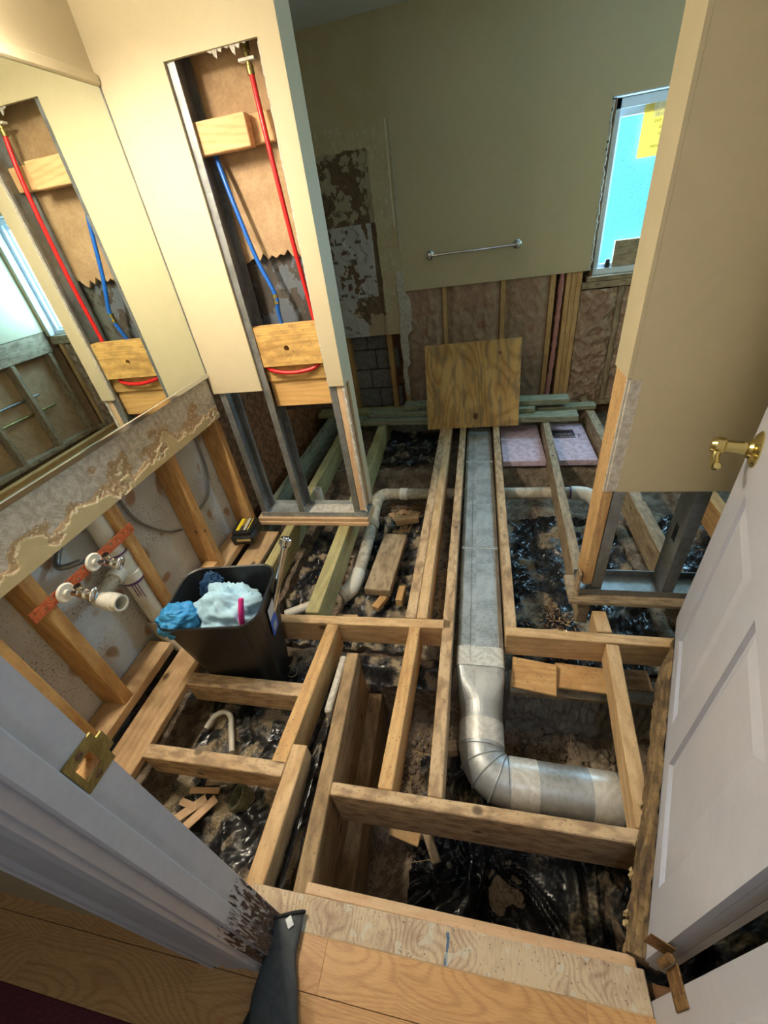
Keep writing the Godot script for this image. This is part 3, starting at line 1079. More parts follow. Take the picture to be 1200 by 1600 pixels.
func text(called: String, words: String, height: float, mat: Material, parent: Node, t: Transform3D, align := HORIZONTAL_ALIGNMENT_CENTER) -> void:
	var m := TextMesh.new()
	var f := SystemFont.new()
	f.font_names = PackedStringArray(["Droid Sans"])
	m.font = f
	m.text = words
	m.font_size = 32
	m.pixel_size = height / 24.0
	m.depth = 0.0008
	m.horizontal_alignment = align
	put(m, called, mat, parent, t)


# ---------------------------------------------------------------- back wall
func make_back_wall() -> void:
	var w := structure("wall_back", "back bathroom wall, beige paint above and open insulated studs below", "wall")
	slabs("painted_board", [
		[-0.534, 0.885, -3.453, 0.738, 2.29, -3.44],
		[0.738, 1.745, -3.453, 1.5, 2.29, -3.44],
	], M.paint_beige, w)
	slabs("outer_sheathing", [
		[-1.45, -0.1, -3.7, 0.755, 2.29, -3.575],
		[0.755, 1.735, -3.7, 1.455, 2.29, -3.575],
		[0.755, -0.1, -3.7, 1.455, 0.84, -3.575],
		[1.455, -0.1, -3.7, 1.6, 2.29, -3.575],
	], M.dark_wood, w)
	# peeled board on the left
	var pb := put(grid_mesh(Vector3(-1.534, 0.59, -3.452), Vector3(1.0, 0, 0), Vector3(0, 1.70, 0), 160, 260, Vector3(0, 0, 1), func(s: float, t: float) -> float:
		var a := s
		var b := 1.70 - t
		var g := n_fine.get_noise_2d(a * 9.0 + 40.0, b * 9.0)
		var inside := smoothstep(0.0, 0.015, b - 0.56 - g * 0.02) * smoothstep(0.0, 0.012, 0.83 - a + g * 0.01)
		var f := n_soft.get_noise_2d(a * 5.0, b * 5.0)
		return 0.011 - inside * (0.004 + 0.003 * signf(f * 0.9 + g * 0.6)) + n_fine.get_noise_2d(a * 40.0, b * 40.0) * 0.0006 * inside), "peeled_board", flip_v(M.peel), w)
	pb.set_meta("label", "plasterboard with torn brown paper and white mastic patches")
	slab("peeled_board_core", Vector3(-1.45, 0.592, -3.462), Vector3(-0.536, 2.29, -3.4535), M.gypsum, w, 0.0)
	# hanging torn strip of plasterboard between peeled and painted board
	var s1 := PackedVector2Array()
	for k in 26:
		s1.append(Vector2(-0.535 + n_fine.get_noise_1d(k * 1.7) * 0.012 + (0.035 if k > 4 and k < 12 else 0.0) - (0.03 if k > 18 else 0.0), 1.02 - k * 0.037))
	for k in range(25, -1, -1):
		s1.append(Vector2(-0.585 + n_fine.get_noise_1d(k * 2.3 + 50.0) * 0.014 - k * 0.0006, 1.02 - k * 0.037))
	var hs := prism("torn_plaster_strip", s1, Vector3(0, 0, -3.45), Vector3.RIGHT, Vector3.UP, Vector3(0, 0, 0.016), M.gypsum, w)
	hs.set_meta("label", "ragged white strip of broken plasterboard")
	# paint ridge lines left by the tile edge
	slab("paint_ridge", Vector3(-0.546, 1.15, -3.442), Vector3(-0.536, 1.84, -3.437), M.gypsum, w, 0.001)
	# studs
	for x in [[-1.10, -1.03], [-0.715, -0.675], [-0.60, -0.565], [-0.258, -0.226], [0.162, 0.198], [0.500, 0.536], [0.605, 0.637], [0.639, 0.672], [0.674, 0.707], [1.40, 1.44]]:
		post("stud", x[0], x[1], -0.04, 0.95 if x[0] < 0.7 else 0.80, -3.555, -3.456, M.stud_old if x[0] < -0.6 else M.joist_warm, w)
	post("cripple_stud", 0.955, 0.99, -0.04, 0.765, -3.545, -3.456, M.weathered, w)
	board("window_sill_plate", Vector3(0.709, 0.808, -3.50), Vector3(1.5, 0.808, -3.50), 0.10, 0.04, M.weathered, w)
	board("bottom_plate", Vector3(-1.44, -0.04, -3.50), Vector3(1.5, -0.04, -3.50), 0.12, 0.04, M.weathered, w)
	board("rim_board", Vector3(-1.44, -0.085, -3.52), Vector3(1.5, -0.085, -3.52), 0.04, 0.15, M.dark_wood, w)
	# batts of insulation: each one is lifted out by itself
	var bays := [[-0.563, -0.26, "leftmost kraft faced insulation batt beside the peeled wall"], [-0.224, 0.158, "kraft faced insulation batt behind the leaning plywood square"], [0.20, 0.497, "kraft faced insulation batt right of the leaning plywood square"], [0.711, 0.952, "crinkled kraft faced insulation batt under the window"], [0.993, 1.398, "crinkled kraft insulation batt right of the short stud under the window"]]
	for i in bays.size():
		var b: Array = bays[i]
		var top := 0.93 if i < 3 else 0.762
		var amp := 0.005 if i < 3 else 0.017
		var o := put(grid_mesh(Vector3(b[0], -0.035, -3.475), Vector3(b[1] - b[0], 0, 0), Vector3(0, top + 0.035, 0), 50, 120, Vector3(0, 0, 1), func(s: float, t: float) -> float:
			var e: float = minf(s, b[1] - b[0] - s)
			var k: float = n_soft.get_noise_2d(s * 7.0 + i * 13.0, t * 5.0)
			var k2: float = n_soft.get_noise_2d(s * 16.0 + i * 5.0, t * 13.0)
			return 0.02 * smoothstep(0.0, 0.05, e) + amp * (1.0 - absf(k) * 2.0) + amp * 0.4 * (1.0 - absf(k2) * 2.2)), "insulation_batt", shifted(flip_v(M.kraft)))
		tag(o, b[2], "insulation", "insulation batts in the back wall")
	var fl := tube("insulation_tuft", [Vector3(0.575, 0.93, -3.46), Vector3(0.572, 0.6, -3.462), Vector3(0.566, 0.3, -3.458), Vector3(0.55, 0.02, -3.45)], [0.014, 0.018, 0.013, 0.017, 0.02, 0.014, 0.018, 0.013, 0.02, 0.014, 0.018, 0.016, 0.015, 0.02, 0.013, 0.018, 0.016, 0.02, 0.014, 0.018, 0.02, 0.016, 0.02, 0.022, 0.02], M.fluff, null, 10)
	tag(fl, "pink strip of fibre insulation squeezed beside the triple stud", "insulation")
	# block wall seen through the low opening on the left
	var bw := structure("wall_block", "dark concrete block wall seen through the low opening on the left", "wall")
	for r in 4:
		for c in 2:
			slab("block", Vector3(-1.04 + c * 0.20 - (r % 2) * 0.06, -0.03 + r * 0.165, -3.57), Vector3(-0.845 + c * 0.20 - (r % 2) * 0.06, 0.128 + r * 0.165, -3.535 + rng.randf() * 0.004), M.block_dark, bw, 0.006)
	# towel bar
	var tb := thing("towel_bar", "chrome towel bar on the beige back wall", "towel bar", Vector3(-0.04, 1.095, -3.44))
	for x in [-0.29, 0.30]:
		lathe("bracket", Vector3(x, 0, 0), Vector3(0, 0, 1), [[0, 0], [0.028, 0], [0.028, 0.006], [0.02, 0.012], [0.012, 0.02], [0.012, 0.055], [0.016, 0.058], [0.016, 0.07], [0, 0.072]], M.chrome, tb, 20)
	tube("bar", [Vector3(-0.31, 0, 0.055), Vector3(0.32, 0, 0.055)], 0.008, M.chrome, tb, 14, 0)


func shifted(m: StandardMaterial3D) -> StandardMaterial3D:
	m.uv1_offset += Vector3((rng.randf() - 0.5) * 0.2, (rng.randf() - 0.5) * 0.3, 0)
	return m


func flip_v(m: StandardMaterial3D) -> StandardMaterial3D:
	var c: StandardMaterial3D = m.duplicate()
	c.uv1_scale = Vector3(m.uv1_scale.x, -m.uv1_scale.y, 1)
	c.uv1_offset = Vector3(0, m.uv1_scale.y, 0)
	return c


# ---------------------------------------------------------------- window
func make_window() -> void:
	var w := structure("window_1", "frosted window with yellow paper notice and white frame", "window")
	var vinyl := mat(0.4, null, Color8(214, 220, 226))
	# frame in the wall
	slabs("window_frame", [
		[0.775, 0.845, -3.575, 0.805, 1.735, -3.51],
		[1.42, 0.845, -3.575, 1.455, 1.735, -3.51],
		[0.775, 1.69, -3.575, 1.455, 1.735, -3.51],
		[0.775, 0.845, -3.575, 1.455, 0.882, -3.50],
	], vinyl, w)
	slabs("sash", [
		[0.805, 0.882, -3.565, 0.822, 1.69, -3.54],
		[1.40, 0.882, -3.565, 1.42, 1.69, -3.54],
		[0.805, 1.655, -3.565, 1.42, 1.69, -3.535],
		[0.805, 0.882, -3.565, 1.42, 0.905, -3.535],
		[1.095, 0.882, -3.567, 1.115, 1.69, -3.55],
	], vinyl, w)
	slab("head_return", Vector3(0.742, 1.737, -3.575), Vector3(1.5, 1.747, -3.4405), M.white_paint, w, 0.001)
	slab("jamb_return", Vector3(1.456, 0.845, -3.575), Vector3(1.468, 1.737, -3.4405), M.white_paint, w, 0.001)
	slab("side_board", Vector3(1.47, 0.845, -3.453), Vector3(1.5, 1.745, -3.4405), M.paint_beige, w, 0.001)
	slab("jamb_stud", Vector3(0.752, 0.81, -3.57), Vector3(0.772, 1.735, -3.47), M.dark_wood, w, 0.002)
	slab("sill", Vector3(0.74, 0.81, -3.57), Vector3(1.5, 0.842, -3.455), M.weathered, w, 0.003)
	# crumbled edge of the plasterboard at the left jamb
	for k in 24:
		put(box_mesh(Vector3(0.008 + rng.randf() * 0.014, 0.03 + rng.randf() * 0.02, 0.012), 0.002), "crumbled_edge", M.gypsum, w, Transform3D(Basis.from_euler(Vector3(0, 0, (rng.randf() - 0.5) * 0.5)), Vector3(0.741 + rng.randf() * 0.004, 0.90 + k * 0.035, -3.449)))
	# obscured pane with specks of dirt
	var px := paint(256, 384, func(x: int, y: int) -> Color:
		var s := n_fine.get_noise_2d(x * 0.16, y * 0.16)
		var f := n_soft.get_noise_2d(x * 0.03, y * 0.03)
		var a := 0.10
		if s > 0.58: a = 0.4
		return Color(0.55 + f * 0.05, 0.72, 0.74, a))
	var gm := mat(0.5, px)
	gm.transparency = BaseMaterial3D.TRANSPARENCY_ALPHA
	slab("pane", Vector3(0.82, 0.90, -3.559), Vector3(1.41, 1.66, -3.555), gm, w, 0.0)
	# offcut standing on the sill
	var of := slab("wood_offcut", Vector3(0.895, 0.8835, -3.532), Vector3(1.20, 1.035, -3.507), M.weathered)
	tag(of, "grey weathered board offcut standing on the window sill", "board")
	var cap := lathe("small_bottle", Vector3(0.868, 0.8825, -3.52), Vector3.UP, [[0, 0], [0.016, 0], [0.016, 0.035], [0.012, 0.05], [0, 0.05]], M.black_plastic)
	tag(cap, "small black bottle standing on the window sill left of the offcut", "bottle")
	# yellow notice
	var n := thing("paper_notice", "yellow paper notice taped upside down on the window pane", "notice", Vector3(1.06, 1.585, -3.533))
	var yel := mat(0.6, null, Color8(232, 200, 104))
	yel.backlight_enabled = true
	yel.backlight = Color(0.46, 0.33, 0.10)
	put(grid_mesh(Vector3(-0.12, -0.135, 0), Vector3(0.30, 0, 0), Vector3(0, 0.27, 0), 24, 20, Vector3(0, 0, 1), func(s: float, t: float) -> float: return n_soft.get_noise_2d(s * 6.0, t * 6.0) * 0.004 + t * t * 0.05), "sheet", yel, n)
	var ink := mat(0.8, null, Color8(48, 42, 26))
	var flip := Basis(Vector3(0, 0, 1), PI)
	var rows := ["e make", "room", "are", "ed and", "after all"]
	var ys := [-0.095, -0.04, -0.012, 0.018, 0.046]
	for k in 5:
		text("lettering", rows[k], 0.016, ink, n, Transform3D(flip, Vector3(-0.06 + (0.03 if k in [1, 2] else 0.0), ys[k] + 0.005, 0.012 + 0.05 * pow(ys[k] + 0.14, 2))), HORIZONTAL_ALIGNMENT_RIGHT)
	var tp := mat(0.1, null, Color(0.95, 0.97, 0.98, 0.35))
	tp.transparency = BaseMaterial3D.TRANSPARENCY_ALPHA
	put(grid_mesh(Vector3(-0.075, 0.04, 0.016), Vector3(0.13, 0, 0), Vector3(0, 0.095, 0.004), 30, 16, Vector3(0, 0, 1), func(s: float, t: float) -> float: return 0.004 * absf(n_soft.get_noise_2d(s * 40.0, t * 9.0))), "clear_tape", tp, n)


# ---------------------------------------------------------------- right wall, seen in the mirror
func make_right_wall() -> void:
	var w := structure("wall_right", "right wall with beige board above and open studs with pipes below", "wall")
	slabs("painted_board", [[1.5, 0.89, -3.44, 1.513, 2.29, -1.386], [1.5, -0.1, -1.256, 1.513, 2.29, -0.17]], M.paint_beige, w)
	slab("backing_board", Vector3(1.59, -0.2, -3.57), Vector3(1.6, 1.0, -1.38), M.paper_back, w, 0.0)
	board("nailing_board", Vector3(1.515, 0.885, -3.43), Vector3(1.515, 0.885, -1.40), 0.022, 0.17, M.weathered, w)
	for z in [-3.40, -3.0, -2.6, -2.2, -1.8]:
		post("stud", 1.50, 1.588, -0.04, 0.71, z, z + 0.04, M.weathered, w)
	board("bottom_plate", Vector3(1.545, -0.04, -3.43), Vector3(1.545, -0.04, -1.30), 0.09, 0.04, M.weathered, w)
	var pr := tube("copper_pipe", [Vector3(1.565, 0.42, -3.1), Vector3(1.565, 0.42, -1.5)], 0.009, M.steel, null, 10, 0)
	tag(pr, "upper of two thin pipes crossing the right wall studs", "pipe")
	var pr2 := tube("copper_pipe", [Vector3(1.565, 0.29, -3.2), Vector3(1.565, 0.29, -1.5)], 0.009, M.brass_old, null, 10, 0)
	tag(pr2, "lower of two thin pipes crossing the right wall studs", "pipe")


# ---------------------------------------------------------------- boards at the back and the plywood square
func make_far_boards() -> void:
	var g := "green treated boards stacked along the back wall"
	tag(board("treated_board", Vector3(-1.05, 0.04, -3.10), Vector3(0.71, 0.04, -3.02), 0.12, 0.04, M.treated_gray), "long green treated board at the bottom of the stack by the back wall", "board", g)
	tag(board("treated_board", Vector3(-1.35, 0.035, -3.28), Vector3(-0.55, 0.035, -3.27), 0.11, 0.035, M.treated), "green treated board lying left under the low wall opening", "board", g)
	tag(board("treated_board", Vector3(-0.86, 0.078, -3.14), Vector3(0.42, 0.078, -3.10), 0.10, 0.036, M.treated_gray), "green treated board in the middle of the stack behind the plywood square", "board", g)
	tag(board("treated_board", Vector3(-0.57, 0.118, -3.17), Vector3(0.66, 0.118, -3.15), 0.11, 0.038, M.treated_gray), "topmost green treated board sticking out right of the plywood square", "board", g)
	tag(board("treated_board", Vector3(0.30, 0.037, -3.17), Vector3(0.86, 0.037, -3.19), 0.08, 0.03, M.treated_gray), "short pale green board at the right end of the stack", "board", g)
	# plywood square leaning on the stack
	var a := Vector3(-0.036, 0.0, -2.93)
	var top := Vector3(-0.036, 0.575, -3.075)
	var up := (top - a).normalized()
	var right := Vector3(1, 0.012, 0.0).normalized()
	var n := right.cross(up).normalized()
	var size := Vector3((top - a).length(), 0.66, 0.018)
	var pl := put(box_mesh(size, 0.001, Vector2(0.9, 0.36)), "plywood_square", ply_face(), null, Transform3D(Basis(up, -right, n), (a + top) / 2.0))
	tag(pl, "square of yellow plywood leaning on the board stack", "plywood")
	# pink foam boards with print
	var pieces := [[0.175, 0.455, "pink foam board between the joists right of the metal duct"], [0.535, 0.775, "pink foam board with a dark printed block, next to the right partition"]]
	for k in 2:
		var p: Array = pieces[k]
		var th := thing("foam_board", p[2], "foam board", Vector3((p[0] + p[1]) / 2, -0.14, -2.86), "pink foam boards under the joists")
		var hw: float = (p[1] - p[0]) / 2
		slab("board", Vector3(-hw, 0.0, -0.28), Vector3(hw, 0.042, 0.285), M.foam, th, 0.003)
		if k == 1:
			var ink := mat(0.8, null, Color8(70, 72, 92))
			var white := mat(0.8, null, Color8(214, 208, 222))
			slab("printed_block", Vector3(-hw + 0.01, 0.0421, -0.17), Vector3(-hw + 0.16, 0.0426, -0.04), ink, th, 0.0)
			var lay := Basis(Vector3(1, 0, 0), -PI / 2)
			text("lettering", "OWENS", 0.026, white, th, Transform3D(lay, Vector3(-hw + 0.085, 0.0432, -0.10)))
			text("lettering", "CORNING", 0.026, white, th, Transform3D(lay, Vector3(-hw + 0.085, 0.0432, -0.06)))
			text("lettering", "F", 0.05, ink, th, Transform3D(Basis(lay.x, lay.y, lay.z), Vector3(-hw + 0.19, 0.0432, -0.07)))


func ply_face() -> StandardMaterial3D:
	var kx := 0.085
	var ky := 0.31
	var tex := paint(512, 512, func(x: int, y: int) -> Color:
		var a := x / 512.0 * 0.6   # up
		var b := y / 512.0 * 0.67  # across
		var dx := (a - kx) * 0.7
		var dy := b - ky
		var d := sqrt(dx * dx + dy * dy)
		var t := b * 11.0 + n_soft.get_noise_2d(a * 1.6, b * 5.0) * 2.2 + exp(-d * d * 90.0) * 2.0
		var g := pow(0.5 + 0.5 * sin(t * TAU), 3.0)
		var f := n_fine.get_noise_2d(a * 7.0, b * 160.0)
		var big := n_fine.get_noise_2d(a * 2.5 + 8.0, b * 5.0)
		var col := rgb8(212, 176, 112).lerp(rgb8(160, 118, 62), clampf(g * 0.45 + f * 0.2 + big * 0.5 + 0.18, 0, 1))
		var st := n_fine.get_noise_2d(a * 3.0 + 60.0, b * 12.0)
		if st > 0.12: col = col.lerp(rgb8(128, 116, 92), clampf((st - 0.12) * 1.6, 0, 0.5))
		if d < 0.017: col = col.lerp(rgb8(84, 44, 22), 0.85)
		elif d < 0.06: col = col.lerp(rgb8(128, 108, 78), clampf((0.06 - d) * 14.0 + f * 0.6, 0, 0.6))
		var e := Vector2(a - 0.51, b - 0.145).length()
		if e < 0.012: col = col.lerp(rgb8(96, 62, 34), 0.7)
		return col)
	var m := mat(0.65, tex)
	m.uv1_scale = Vector3(1.0 / 0.6, 1.0 / 0.67, 1)
	m.uv1_offset = Vector3(-0.9 / 0.6 + 0.5, -0.36 / 0.67 + 0.5, 0)
	return m


# ---------------------------------------------------------------- joists and blocking
func joist(label: String, a: Vector2, b: Vector2, w: float, h: float, mat: Material, group := "floor joists", top := 0.0) -> void:
	tag(board("floor_joist", Vector3(a.x, top, a.y), Vector3(b.x, top, b.y), w, h, mat), label, "joist", group)


func make_joists() -> void:
	# long joists, running away from the door
	joist("treated joist farthest left, along the brown board wall behind the partition", Vector2(-1.245, -1.62), Vector2(-1.235, -3.44), 0.06, 0.15, M.treated_gray)
	joist("greenish joist passing under the left end of the open partition", Vector2(-1.025, -1.16), Vector2(-1.07, -3.44), 0.052, 0.15, M.treated)
	joist("greenish joist passing under the right end of the open partition", Vector2(-0.70, -1.105), Vector2(-0.755, -3.44), 0.062, 0.15, M.treated)
	joist("left board of the doubled joist left of the metal duct", Vector2(-0.264, -1.11), Vector2(-0.245, -3.44), 0.044, 0.15, M.joist_dirty)
	joist("right board of the doubled joist left of the metal duct", Vector2(-0.218, -1.11), Vector2(-0.203, -3.44), 0.044, 0.15, M.joist)
	joist("long speckled joist close along the left side of the metal duct", Vector2(-0.112, -0.475), Vector2(-0.10, -3.44), 0.042, 0.14, M.joist_dirty)
	joist("long speckled joist close along the right side of the metal duct", Vector2(0.134, -1.095), Vector2(0.138, -3.44), 0.042, 0.15, M.joist_dirty)
	joist("joist between the pink foam boards, ending at the right partition", Vector2(0.432, -1.25), Vector2(0.507, -3.44), 0.044, 0.14, M.weathered)
	joist("weathered joist seen through the foot of the right partition", Vector2(0.822, -1.18), Vector2(0.822, -3.44), 0.056, 0.15, M.weathered)
	joist("joist at far right half hidden behind the white door", Vector2(1.16, -1.15), Vector2(1.20, -3.44), 0.056, 0.15, M.stud_old)
	# headers
	joist("pale header crossing left of the metal duct beside the black bin", Vector2(-0.87, -1.064), Vector2(-0.094, -1.09), 0.044, 0.12, M.joist, "headers")
	joist("pale header crossing right of the metal duct", Vector2(0.112, -1.074), Vector2(1.45, -1.066), 0.042, 0.12, M.joist, "headers")
	# short joists in the front half
	joist("short joist from header to blocking right of the black bin", Vector2(-0.586, -1.05), Vector2(-0.608, -0.50), 0.05, 0.14, M.joist_warm, "short joists")
	joist("short pale joist running under the plywood sill strip", Vector2(-0.556, -0.565), Vector2(-0.556, -0.15), 0.05, 0.14, M.joist, "short joists")
	joist("short joist in the middle between form board and duct", Vector2(-0.241, -1.065), Vector2(-0.258, -0.475), 0.044, 0.14, M.joist_warm, "short joists")
	joist("short joist crossing above the round duct by the door", Vector2(0.483, -1.045), Vector2(0.428, -0.475), 0.042, 0.10, M.joist, "short joists")
	joist("stub of joist showing between right header and partition plate", Vector2(0.47, -1.10), Vector2(0.47, -1.20), 0.05, 0.09, M.joist, "short joists")
	joist("cross board in front of the round duct elbow", Vector2(-0.418, -0.457), Vector2(0.44, -0.457), 0.034, 0.20, M.joist_dirty, "headers")
	joist("blocking beside the black bin", Vector2(-1.085, -0.75), Vector2(-0.615, -0.75), 0.052, 0.11, M.joist_dirty, "blocking on the left")
	joist("blocking nearest the door frame strike plate", Vector2(-1.085, -0.482), Vector2(-0.583, -0.487), 0.044, 0.11, M.joist_dirty, "blocking on the left")
	# form board beside the pit, with ledge
	tag(board("form_board", Vector3(-0.474, -0.02, -0.935), Vector3(-0.432, -0.02, -0.20), 0.046, 0.30, M.board_form), "wide weathered board standing on edge along the pit", "board")
	tag(board("form_board", Vector3(-0.425, -0.32, -0.95), Vector3(-0.395, -0.32, -0.22), 0.06, 0.22, M.board_form), "lower ledge board at the foot of the form board in the pit", "board")
	tag(slab("foam_strip", Vector3(-0.525, -0.30, -0.93), Vector3(-0.4995, -0.035, -0.70), M.gypsum, null, 0.006), "white crumbly foam strip behind the upright form board", "foam")


# ---------------------------------------------------------------- hall floor, sill, door frame
func make_hall() -> void:
	var s := structure("floor_sill", "plywood strip and pale board at the doorway edge of the removed floor", "floor")
	var strip := put(box_mesh(Vector3(0.90, 0.02, 0.066), 0.002), "plywood_strip", ply_strip(), s, Transform3D(Basis(), Vector3(-0.104, 0.006, -0.182)))
	strip.set_meta("label", "worn plywood strip with a blue mark")
	board("edge_board", Vector3(-0.415, 0.010, -0.228), Vector3(0.335, 0.010, -0.222), 0.024, 0.09, M.plate, s)
	slab("rim_joist", Vector3(-1.45, -0.62, -0.20), Vector3(1.6, -0.006, -0.155), M.dark_wood, s, 0.002)
	var f := structure("floor_hall", "oak laminate floor of the hall", "floor")
	# laminate planks, grain along the wall
	var rows := [[-0.148, -0.062], [-0.061, 0.045]]
	for r in rows.size():
		var xs := [-1.45, -0.93, -0.33, 0.22, 1.0, 1.6] if r == 0 else [-1.45, -1.05, -0.62, 0.05, 0.6, 1.6]
		for k in xs.size() - 1:
			var sz := Vector3(xs[k + 1] - xs[k] - 0.0003, 0.012, rows[r][1] - rows[r][0])
			put(box_mesh(sz, 0.0006, Vector2(rng.randf() * 2.0, rng.randf())), "plank", M.laminate, f, Transform3D(Basis(), Vector3((xs[k] + xs[k + 1]) / 2, 0.011, (rows[r][0] + rows[r][1]) / 2)))
	slab("glue_line", Vector3(-0.455, 0.004, -0.1515), Vector3(0.345, 0.0155, -0.1475), M.shelf_wood, f, 0.001)
	slab("subfloor", Vector3(-1.45, -0.05, -0.155), Vector3(1.6, 0.0045, 1.36), M.dark_wood, f, 0.0)
	var c := structure("floor_carpet", "maroon carpet in the hall at the lower left corner", "floor")
	put(grid_mesh(Vector3(-1.45, 0.012, 0.046), Vector3(3.05, 0, 0), Vector3(0, 0, 1.3), 200, 80, Vector3.UP, func(a: float, b: float) -> float:
		return n_fine.get_noise_2d(a * 60.0, b * 60.0) * 0.002 + 0.004 * smoothstep(0.0, 0.02, b)), "pile", M.carpet, c)
	# wall with the doorway
	var w := structure("wall_front", "wall around the doorway, plain painted board", "wall")
	slabs("wall_board", [
		[-1.45, 0.0, -0.165, -0.536, 2.29, -0.088],
		[0.385, 0.0, -0.165, 1.6, 2.29, -0.088],
		[-0.50, 2.07, -0.165, 0.385, 2.29, -0.088],
	], M.paint_beige, w)
	var wc := structure("wall_hall", "plain hall walls behind the camera", "wall")
	slabs("wall_board", [[-1.45, 0.0, 1.30, 1.6, 2.29, 1.35], [-1.45, 0.0, -0.088, -1.43, 2.29, 1.3], [1.58, 0.0, -0.088, 1.6, 2.29, 1.3]], M.paint_beige, wc)
	# door frame: jambs, stop, casing
	var t := structure("trim_1", "white painted door frame on the left with scuffed dirty foot", "door frame")
	var jc := CSGBox3D.new()
	jc.name = "jamb"
	jc.size = Vector3(0.022, 2.044, 0.09)
	jc.material = M.white_paint
	var mort := CSGBox3D.new()
	mort.name = "mortise"
	mort.size = Vector3(0.06, 0.030, 0.024)
	mort.operation = CSGShape3D.OPERATION_SUBTRACTION
	mort.material = M.stud_old
	jc.add_child(mort)
	t.add_child(jc)
	jc.position = Vector3(-0.474, 1.028, -0.127)
	mort.position = Vector3(0.0, 0.855 - 1.028, -0.150 + 0.127)
	post("rough_stud", -0.535, -0.502, 0.0, 2.0, -0.16, -0.09, M.stud_old, t)
	slab("door_stop", Vector3(-0.4635, 0.012, -0.128), Vector3(-0.452, 2.04, -0.098), M.white_paint, t, 0.003)
	# profiled hall casing
	var prof := PackedVector2Array([Vector2(0, 0), Vector2(0.11, 0), Vector2(0.11, 0.020), Vector2(0.10, 0.024), Vector2(0.094, 0.018), Vector2(0.085, 0.016), Vector2(0.078, 0.021), Vector2(0.06, 0.019), Vector2(0.02, 0.012), Vector2(0.012, 0.016), Vector2(0.0, 0.012)])
	prism("casing", prof, Vector3(-0.470, 0.014, -0.086), Vector3(-1, 0, 0), Vector3(0, 0, 1), Vector3(0, 2.1, 0), M.white_paint, t)
	slab("casing_back_band", Vector3(-0.588, 0.014, -0.088), Vector3(-0.580, 2.11, -0.058), M.white_paint, t, 0.002)
	# bare scraped patches at the foot
	var patch := scuff()
	put(grid_mesh(Vector3(-0.4625, 0.016, -0.083), Vector3(0, 0, -0.088), Vector3(0, 0.36, 0), 8, 24, Vector3(1, 0, 0), func(_s: float, _t: float) -> float: return 0.0006), "scraped_paint", patch, t)
	put(grid_mesh(Vector3(-0.4515, 0.016, -0.098), Vector3(0, 0, -0.03), Vector3(0, 0.36, 0), 6, 24, Vector3(1, 0, 0), func(_s: float, _t: float) -> float: return 0.0004), "scraped_paint", patch, t)
	var t2 := structure("trim_2", "white painted hinge side door frame at lower right", "door frame")
	slab("jamb", Vector3(0.347, 0.006, -0.172), Vector3(0.369, 2.05, -0.082), M.door_paint, t2, 0.002)
	slab("door_stop", Vector3(0.336, 0.012, -0.118), Vector3(0.3475, 2.04, -0.09), M.door_paint, t2, 0.003)
	slab("head_jamb", Vector3(-0.485, 2.05, -0.172), Vector3(0.369, 2.072, -0.082), M.white_paint, t2, 0.002)
	# strike plate
	var sp := thing("strike_plate", "brass strike plate on the white left door jamb", "strike plate", Vector3(-0.4625, 0.855, -0.153))
	var cs := CSGBox3D.new()
	cs.name = "plate"
	cs.size = Vector3(0.003, 0.062, 0.044)
	cs.material = M.brass_old
	var ho := CSGBox3D.new()
	ho.name = "latch_hole"
	ho.size = Vector3(0.02, 0.030, 0.024)
	ho.operation = CSGShape3D.OPERATION_SUBTRACTION
	ho.material = M.brass_old
	cs.add_child(ho)
	ho.position = Vector3(0, 0, 0.003)
	sp.add_child(cs)
	cs.position = Vector3(0.0015, 0, 0)
	slab("lip", Vector3(-0.002, -0.016, -0.032), Vector3(0.002, 0.016, -0.021), M.brass_old, sp, 0.001)
	for y in [-0.023, 0.023]:
		lathe("screw", Vector3(0.003, y, 0.002), Vector3(1, 0, 0), [[0, 0], [0.0052, 0], [0.004, 0.0012], [0, 0.0012]], M.dark_wood, sp, 12)


func ply_strip() -> StandardMaterial3D:
	var tex := paint(1024, 96, func(x: int, y: int) -> Color:
		var a := x / 1024.0 * 0.91   # along the doorway
		var b := y / 96.0 * 0.068
		var t := a * 62.0 + n_soft.get_noise_2d(a * 9.0, b * 12.0) * 2.0
		var g := pow(0.5 + 0.5 * sin(t * TAU), 2.0) * smoothstep(0.1, 0.5, n_soft.get_noise_1d(a * 5.0 + 3.0) + 0.4)
		var f := n_fine.get_noise_2d(a * 160.0, b * 30.0)
		var big := n_fine.get_noise_2d(a * 8.0, b * 10.0)
		var col := rgb8(206, 186, 154).lerp(rgb8(158, 130, 108), clampf(g * 0.5 + f * 0.3 + big * 0.4 + 0.15, 0, 1))
		if absf(a - 0.50 - (b - 0.03) * -0.08) < 0.0035 + f * 0.003 and b > 0.012: col = col.lerp(rgb8(46, 84, 130), 0.8)
		if n_soft.get_noise_2d(a * 26.0 + 11.0, b * 26.0) > 0.62: col = col.lerp(rgb8(206, 204, 188), 0.6)
		if n_fine.get_noise_2d(a * 60.0 + 30.0, b * 60.0) > 0.66: col = col.lerp(rgb8(84, 70, 60), 0.7)
		return col)
	var m := mat(0.8, tex)
	m.uv1_triplanar = true
	m.uv1_scale = Vector3(1.0 / 0.91, 1.0, 1.0 / 0.068)
	m.uv1_offset = Vector3(0.5, 0.5, 0.5)
	return m


